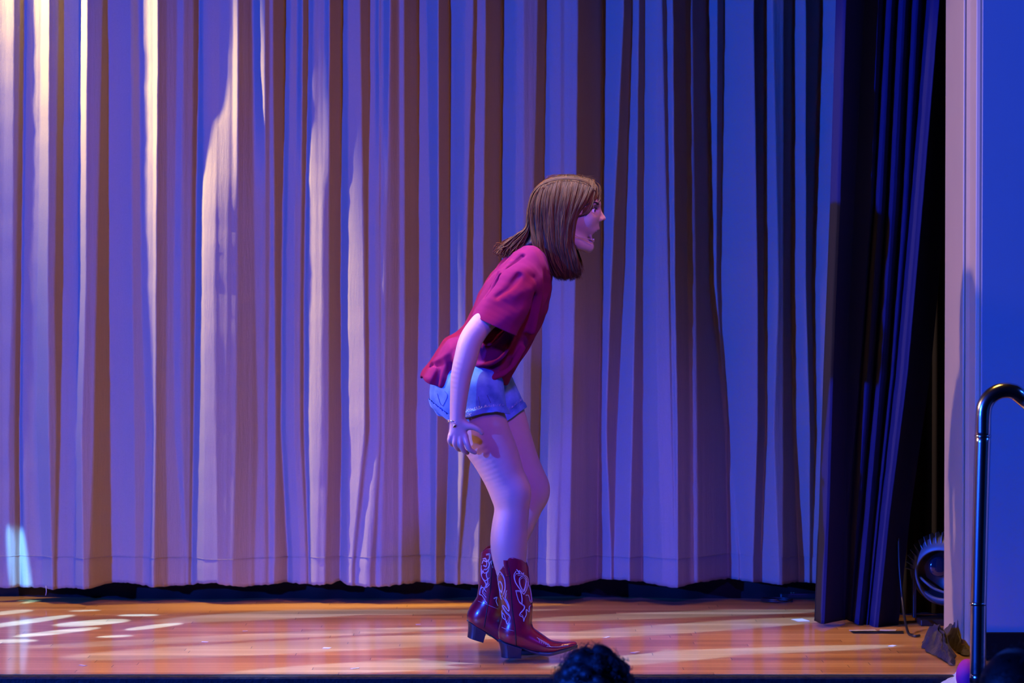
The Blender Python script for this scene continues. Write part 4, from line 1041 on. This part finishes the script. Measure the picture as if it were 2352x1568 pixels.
# ------------------------------------------------------------------ crumpled cloth by the jamb
def crumple(name, outline, h, mat, seed, lab, cat, folds=7, n=64, thick=0.002, peak=None):
    """cloth heap over a floor outline (list of world xy); peak=(x,y)"""
    r = np.random.default_rng(seed); c = np.mean(outline, 0) if peak is None else np.array(peak)
    out = np.array(outline); m = len(out); V = []; Fc = []; R = 26
    ang = r.uniform(0, 6.28, (folds, 2)); fr = r.integers(2, 9, folds)
    per = catmull(np.vstack([out, out[:1]]), 10)[:-1]; n = len(per)
    for i in range(R):
        t = 1-i/(R-1)
        for k_ in range(n):
            a = 2*math.pi*k_/n; w = sum(math.sin(fr[f]*a+ang[f, 0]+t*6*math.sin(ang[f, 1])) for f in range(folds))/folds
            w2 = sum(abs(math.sin(fr[f]*1.5*a+ang[f, 1]+t*9)) for f in range(folds))/folds
            x, y = c+(per[k_]-c)*t*(1+.10*w*t); z = h*(1-t**1.3)*(1+.55*w)+h*.30*(w2-.5)*math.sin(math.pi*t)+.004
            nz_ = mnoise.turbulence(Vector((x*16+seed, y*16, z*10)), 4, True); z += (nz_-.45)*h*.16*min(1, (1-t)*5)
            x += mnoise.noise(Vector((x*30, y*30, seed)))*.012; y += mnoise.noise(Vector((x*30, y*30, seed+9)))*.012
            V.append((x, y, max(z, .003)))
    for i in range(R-1):
        for k_ in range(n): Fc.append((i*n+k_, i*n+(k_+1) % n, (i+1)*n+(k_+1) % n, (i+1)*n+k_))
    o = mesh_obj(name, V, Fc, mat)
    return tag(o, lab, cat)
def fo(pts, z=0): return [tuple(F(x, y, z))[:2] for x, y in pts]
crumple('crumpled_cloth', fo([(2112,1480),(2128,1472),(2148,1469),(2162,1480),(2186,1500),(2194,1512),(2186,1530),(2160,1513),(2128,1496)]), 0.065, M_blackcloth, 4, 'crumpled dark cloth heaped on the floor at the foot of the jamb', 'cloth')
crumple('crumpled_cloth', [(1.405, 9.60), (1.412, 9.42), (1.425, 9.2), (1.44, 9.04), (1.46, 8.92), (1.52, 8.92), (1.47, 9.03), (1.455, 9.3), (1.46, 9.60)][:0] or [(1.437, 9.58), (1.435, 9.42), (1.44, 9.22), (1.452, 9.10), (1.50, 9.08), (1.50, 9.2), (1.47, 9.4), (1.482, 9.58)], 0.075, M_blackcloth, 11, 'black cloth bunched up against the base of the jamb behind the flat heap', 'cloth')
# pale blue and magenta fabric at the corner of the stage
o = crumple('draped_cloth', [(1.30, 8.62), (1.33, 8.72), (1.40, 8.76), (1.46, 8.74), (1.47, 8.60), (1.42, 8.52), (1.35, 8.53)], 0.05, M_paleblue, 21, 'pale blue cloth scrap at the right corner of the stage edge', 'cloth')
o.location.z = -0.03
bag = uv_ball('balloon', P(2222, 1552, 8.35), 0.034, M_magenta, None, (1, 1, 1.5)); tag(bag, 'magenta rounded thing low beside the handrail post', 'decoration')

# bits of tape and confetti on the boards
def flat(name, px, py, w, d, ang, mat, lab, cat, group=None):
    c = F(px, py); bm = bmesh.new(); ca, sa = math.cos(ang), math.sin(ang)
    for a, b in (((-w, -d), (w, d)),):
        vs = []
        for zz in (0.0004, 0.0016):
            for x, y in ((-w, -d), (w*.9, -d*1.1), (w, d), (-w*1.05, d*.8)): vs.append(bm.verts.new((c.x+x*ca-y*sa, c.y+x*sa+y*ca, zz)))
    for f in ((3,2,1,0),(4,5,6,7),(0,1,5,4),(1,2,6,5),(2,3,7,6),(3,0,4,7)): bm.faces.new([vs[i] for i in f])
    return tag(bm_obj(name, bm, mat), lab, cat, group)
flat('tape_strip', 1838, 1424, .022, .035, .3, M_tape, 'small white tape mark on the boards left of the side curtain', 'tape')
flat('tape_strip', 1985, 1449, .045, .035, .1, M_tape, 'grey-white tape strip under the side curtain', 'tape')
flat('tape_strip', 2040, 1447, .028, .02, -.2, M_tape, 'white tape scrap beside the cable at the side curtain', 'tape')
flat('floor_mat_strip', 2018, 1452, .09, .035, 0, M_black, 'flat black strip on the boards below the side curtain', 'mat')
CF = [(563,1449,'beige scrap on the boards left of centre stage'),(750,1488,'white scrap near the front edge left of the boots'),(960,1434,'pale scrap on the boards left of the lifted heel'),(470,1474,'amber scrap on the boards at the left'),(1393,1464,'small bright sliver on the boards right of the boot toe'),(815,1535,'tiny white scrap close to the stage front edge'),(1459,1498,'tiny pale scrap right of the curly head'),(190,1528,'whitish scrap near the front edge at far left'),(2050,1483,'small pale scrap near the crumpled cloth')]
for i, (x, y, lb) in enumerate(CF):
    flat('paper_scrap', x, y, random.uniform(.004, .012), random.uniform(.008, .02), random.uniform(0, 3), M_tape, lb, 'scrap', 'paper scraps on the stage floor')

# ------------------------------------------------------------------ audience heads
def audience(cx, top_py, Y, R, lab, seed, curly=True, shadow=0):
    r = np.random.default_rng(seed); c = P(cx, top_py, Y); c.z -= R*1.12
    root = empty('person', (c.x, c.y, -1.1)); tag(root, lab, 'person')
    g = Grid((c.x-.26, c.y-.16, c.z-.62), (c.x+.26, c.y+.17, c.z+.14), 0.005)
    g.ell(c, (.072, .088, .10), 0.0); g.ell(c+Vector((0, .04, -.06)), (.055, .055, .07), .03)
    g.chain([(c.x, c.y, c.z-.06, .055, 1), (c.x, c.y-.01, c.z-.18, .058, 1)], .03)
    g.chain([(c.x-.17, c.y-.02, c.z-.27, .055, 1), (c.x, c.y-.02, c.z-.21, .07, 1), (c.x+.17, c.y-.02, c.z-.27, .055, 1)], .05)
    g.chain([(c.x, c.y-.02, c.z-.30, .12, 1.0), (c.x, c.y-.02, c.z-.50, .115, 1.0)], .06)
    for s_ in (-1, 1):
        g.ell(c+Vector((s_*.075, .01, -.02)), (.012, .02, .03), .005)
        g.chain([(c.x+s_*.18, c.y-.02, c.z-.28, .05, 1), (c.x+s_*.20, c.y-.01, c.z-.48, .042, 1)], .03)
    g.ell(c+Vector((0, .095, -.03)), (.012, .016, .02), .012)
    b = g.mesh('body', M_darkskin, root)
    sh = Grid((c.x-.28, c.y-.18, c.z-.62), (c.x+.28, c.y+.19, c.z+.0), 0.006)
    sh.chain([(c.x-.17, c.y-.02, c.z-.27, .067, 1), (c.x, c.y-.02, c.z-.225, .082, 1), (c.x+.17, c.y-.02, c.z-.27, .067, 1)], .05)
    sh.chain([(c.x, c.y-.02, c.z-.30, .132, 1.0), (c.x, c.y-.02, c.z-.50, .127, 1.0)], .06)
    for s_ in (-1, 1): sh.chain([(c.x+s_*.18, c.y-.02, c.z-.28, .062, 1), (c.x+s_*.20, c.y-.01, c.z-.48, .056, 1)], .03)
    sh.mesh('shirt', M_darkshirt, root)
    hg = Grid((c.x-R*1.4, c.y-R*1.5, c.z-R*1.3), (c.x+R*1.4, c.y+R*1.3, c.z+R*1.5), 0.003)
    hg.ell(c+Vector((0, -.012, .012)), (R*.93, R*1.0, R*.98), 0)
    if curly:
        for _ in range(130):
            v = r.normal(size=3); v /= np.linalg.norm(v)
            if v[1] > .75 and v[2] < .3: continue
            q = np.array(c)+v*np.array([R*.92, R*.98, R*.98])+np.array([0, -.012, .012]); s = r.uniform(.010, .022)
            hg.ell(q, (s, s, s*r.uniform(.7, 1.1)), .008)
    hg.blur(1); hr = hg.mesh('hair', M_blackhair, root)
    ln = []
    for _ in range(420 if curly else 120):
        v = r.normal(size=3); v /= np.linalg.norm(v)
        if v[1] > .7 and v[2] < .3: continue
        o_ = np.array(c)+v*np.array([R*.97, R*1.02, R*1.0])+np.array([0, -.012, .012]); t = np.linspace(0, 1, 12); a = r.uniform(0, 6.28); s = r.uniform(.004, .009)
        w = np.cross(v, r.normal(size=3)); w /= np.linalg.norm(w); w2 = np.cross(v, w); L = r.uniform(.010, .026)
        ln.append(([o_+v*L*tt+w*s*math.sin(9*tt+a)+w2*s*math.cos(9*tt+a) for tt in t], .0008))
    tubes_obj('curls', ln, M_blackhair, hr, sides=3)
    return root
audience(1362, 1494, 6.8, 0.088, 'audience member with dark curly hair seen from behind below the stage edge', 31)
audience(2330, 1492, 6.3, 0.086, 'dark-haired audience member at the right corner beside the handrail', 47, curly=False)

# ------------------------------------------------------------------ patterned moving lights over the boards
def bands(nt, M, U, V):
    Hh = 5.0; x0, y0 = -0.2, 8.6
    X = M('ADD', M('MULTIPLY', U, Hh), x0); Y = M('ADD', M('MULTIPLY', V, Hh), y0)
    total = None
    def lens(px0, py0, px1, py1, w, amp):
        nonlocal total
        a = F(px0, py0); b = F(px1, py1); cx, cy = (a.x+b.x)/2, (a.y+b.y)/2; L = math.hypot(b.x-a.x, b.y-a.y)/2; th = math.atan2(b.y-a.y, b.x-a.x)
        dx = M('SUBTRACT', X, cx); dy = M('SUBTRACT', Y, cy)
        u = M('ADD', M('MULTIPLY', dx, math.cos(th)/L), M('MULTIPLY', dy, math.sin(th)/L))
        v = M('ADD', M('MULTIPLY', dx, -math.sin(th)/w), M('MULTIPLY', dy, math.cos(th)/w))
        r = M('ADD', M('POWER', M('ABSOLUTE', u), 2.6), M('POWER', M('ABSOLUTE', v), 2.0))
        m = M('MULTIPLY', M('MINIMUM', M('MAXIMUM', M('MULTIPLY', M('SUBTRACT', 1.0, r), 5.0), 0.0), 1.0), amp)
        total = m if total is None else M('MAXIMUM', total, m)
    # broad dim bands
    lens(30, 1396, 800, 1379, .05, .7); lens(340, 1428, 1180, 1382, .14, 1); lens(20, 1488, 1100, 1438, .085, 1)
    lens(115, 1513, 1330, 1452, .17, 1); lens(480, 1552, 1560, 1492, .14, 1); lens(1200, 1424, 1970, 1396, .10, .8)
    lens(1230, 1466, 1920, 1418, .13, 1); lens(1280, 1510, 2080, 1482, .08, 1); lens(830, 1411, 1330, 1396, .06, .7)
    lens(1230, 1535, 1700, 1500, .08, .9)
    # crisp bright patches at the left
    for a in ((-30,1412,72,1400,.035),(-60,1445,172,1411,.035),(158,1403,230,1401,.018),(270,1413,365,1412,.022),(125,1438,295,1422,.055),(30,1463,230,1440,.035),(288,1447,418,1430,.03),(222,1463,305,1459,.022),(-60,1474,88,1470,.04)):
        lens(*a[:4], a[4]*1.35, 4.5)
    return M('MULTIPLY', total, M('LESS_THAN', Y, 10.40))
gobo_light('pattern_light', (-0.2, 8.6, 5.0), 3400, bands, color=(0.13, 0.33, 1.0), angle=75)
# the same pattern's tail hitting the curtain at far left
def blades(nt, M, U, V):
    total = None
    for (cx, cy, w, h, rot, amp) in ((-.046, .012, .0085, .055, .10, 1), (.002, -.016, .0085, .06, .08, 1.0), (.0235, -.026, .012, .078, .14, 1.2)):
        dx = M('SUBTRACT', U, cx); dy = M('SUBTRACT', V, cy)
        u = M('DIVIDE', M('ADD', M('MULTIPLY', dx, math.cos(rot)), M('MULTIPLY', dy, math.sin(rot))), w)
        v = M('DIVIDE', M('SUBTRACT', M('MULTIPLY', dy, math.cos(rot)), M('MULTIPLY', dx, math.sin(rot))), h)
        r = M('ADD', M('POWER', M('ABSOLUTE', u), 2.0), M('POWER', M('ABSOLUTE', v), 3.0))
        m = M('MULTIPLY', M('MINIMUM', M('MAXIMUM', M('MULTIPLY', M('SUBTRACT', 1.0, r), 3.0), 0.0), 1.0), amp)
        total = m if total is None else M('MAXIMUM', total, m)
    return total
tp = P(22, 1255, YC)
gobo_light('blade_light', (tp.x-.35, tp.y-1.35, tp.z+1.0), 900, blades, color=(0.16, 0.5, 1.0), angle=30, target=tuple(tp))
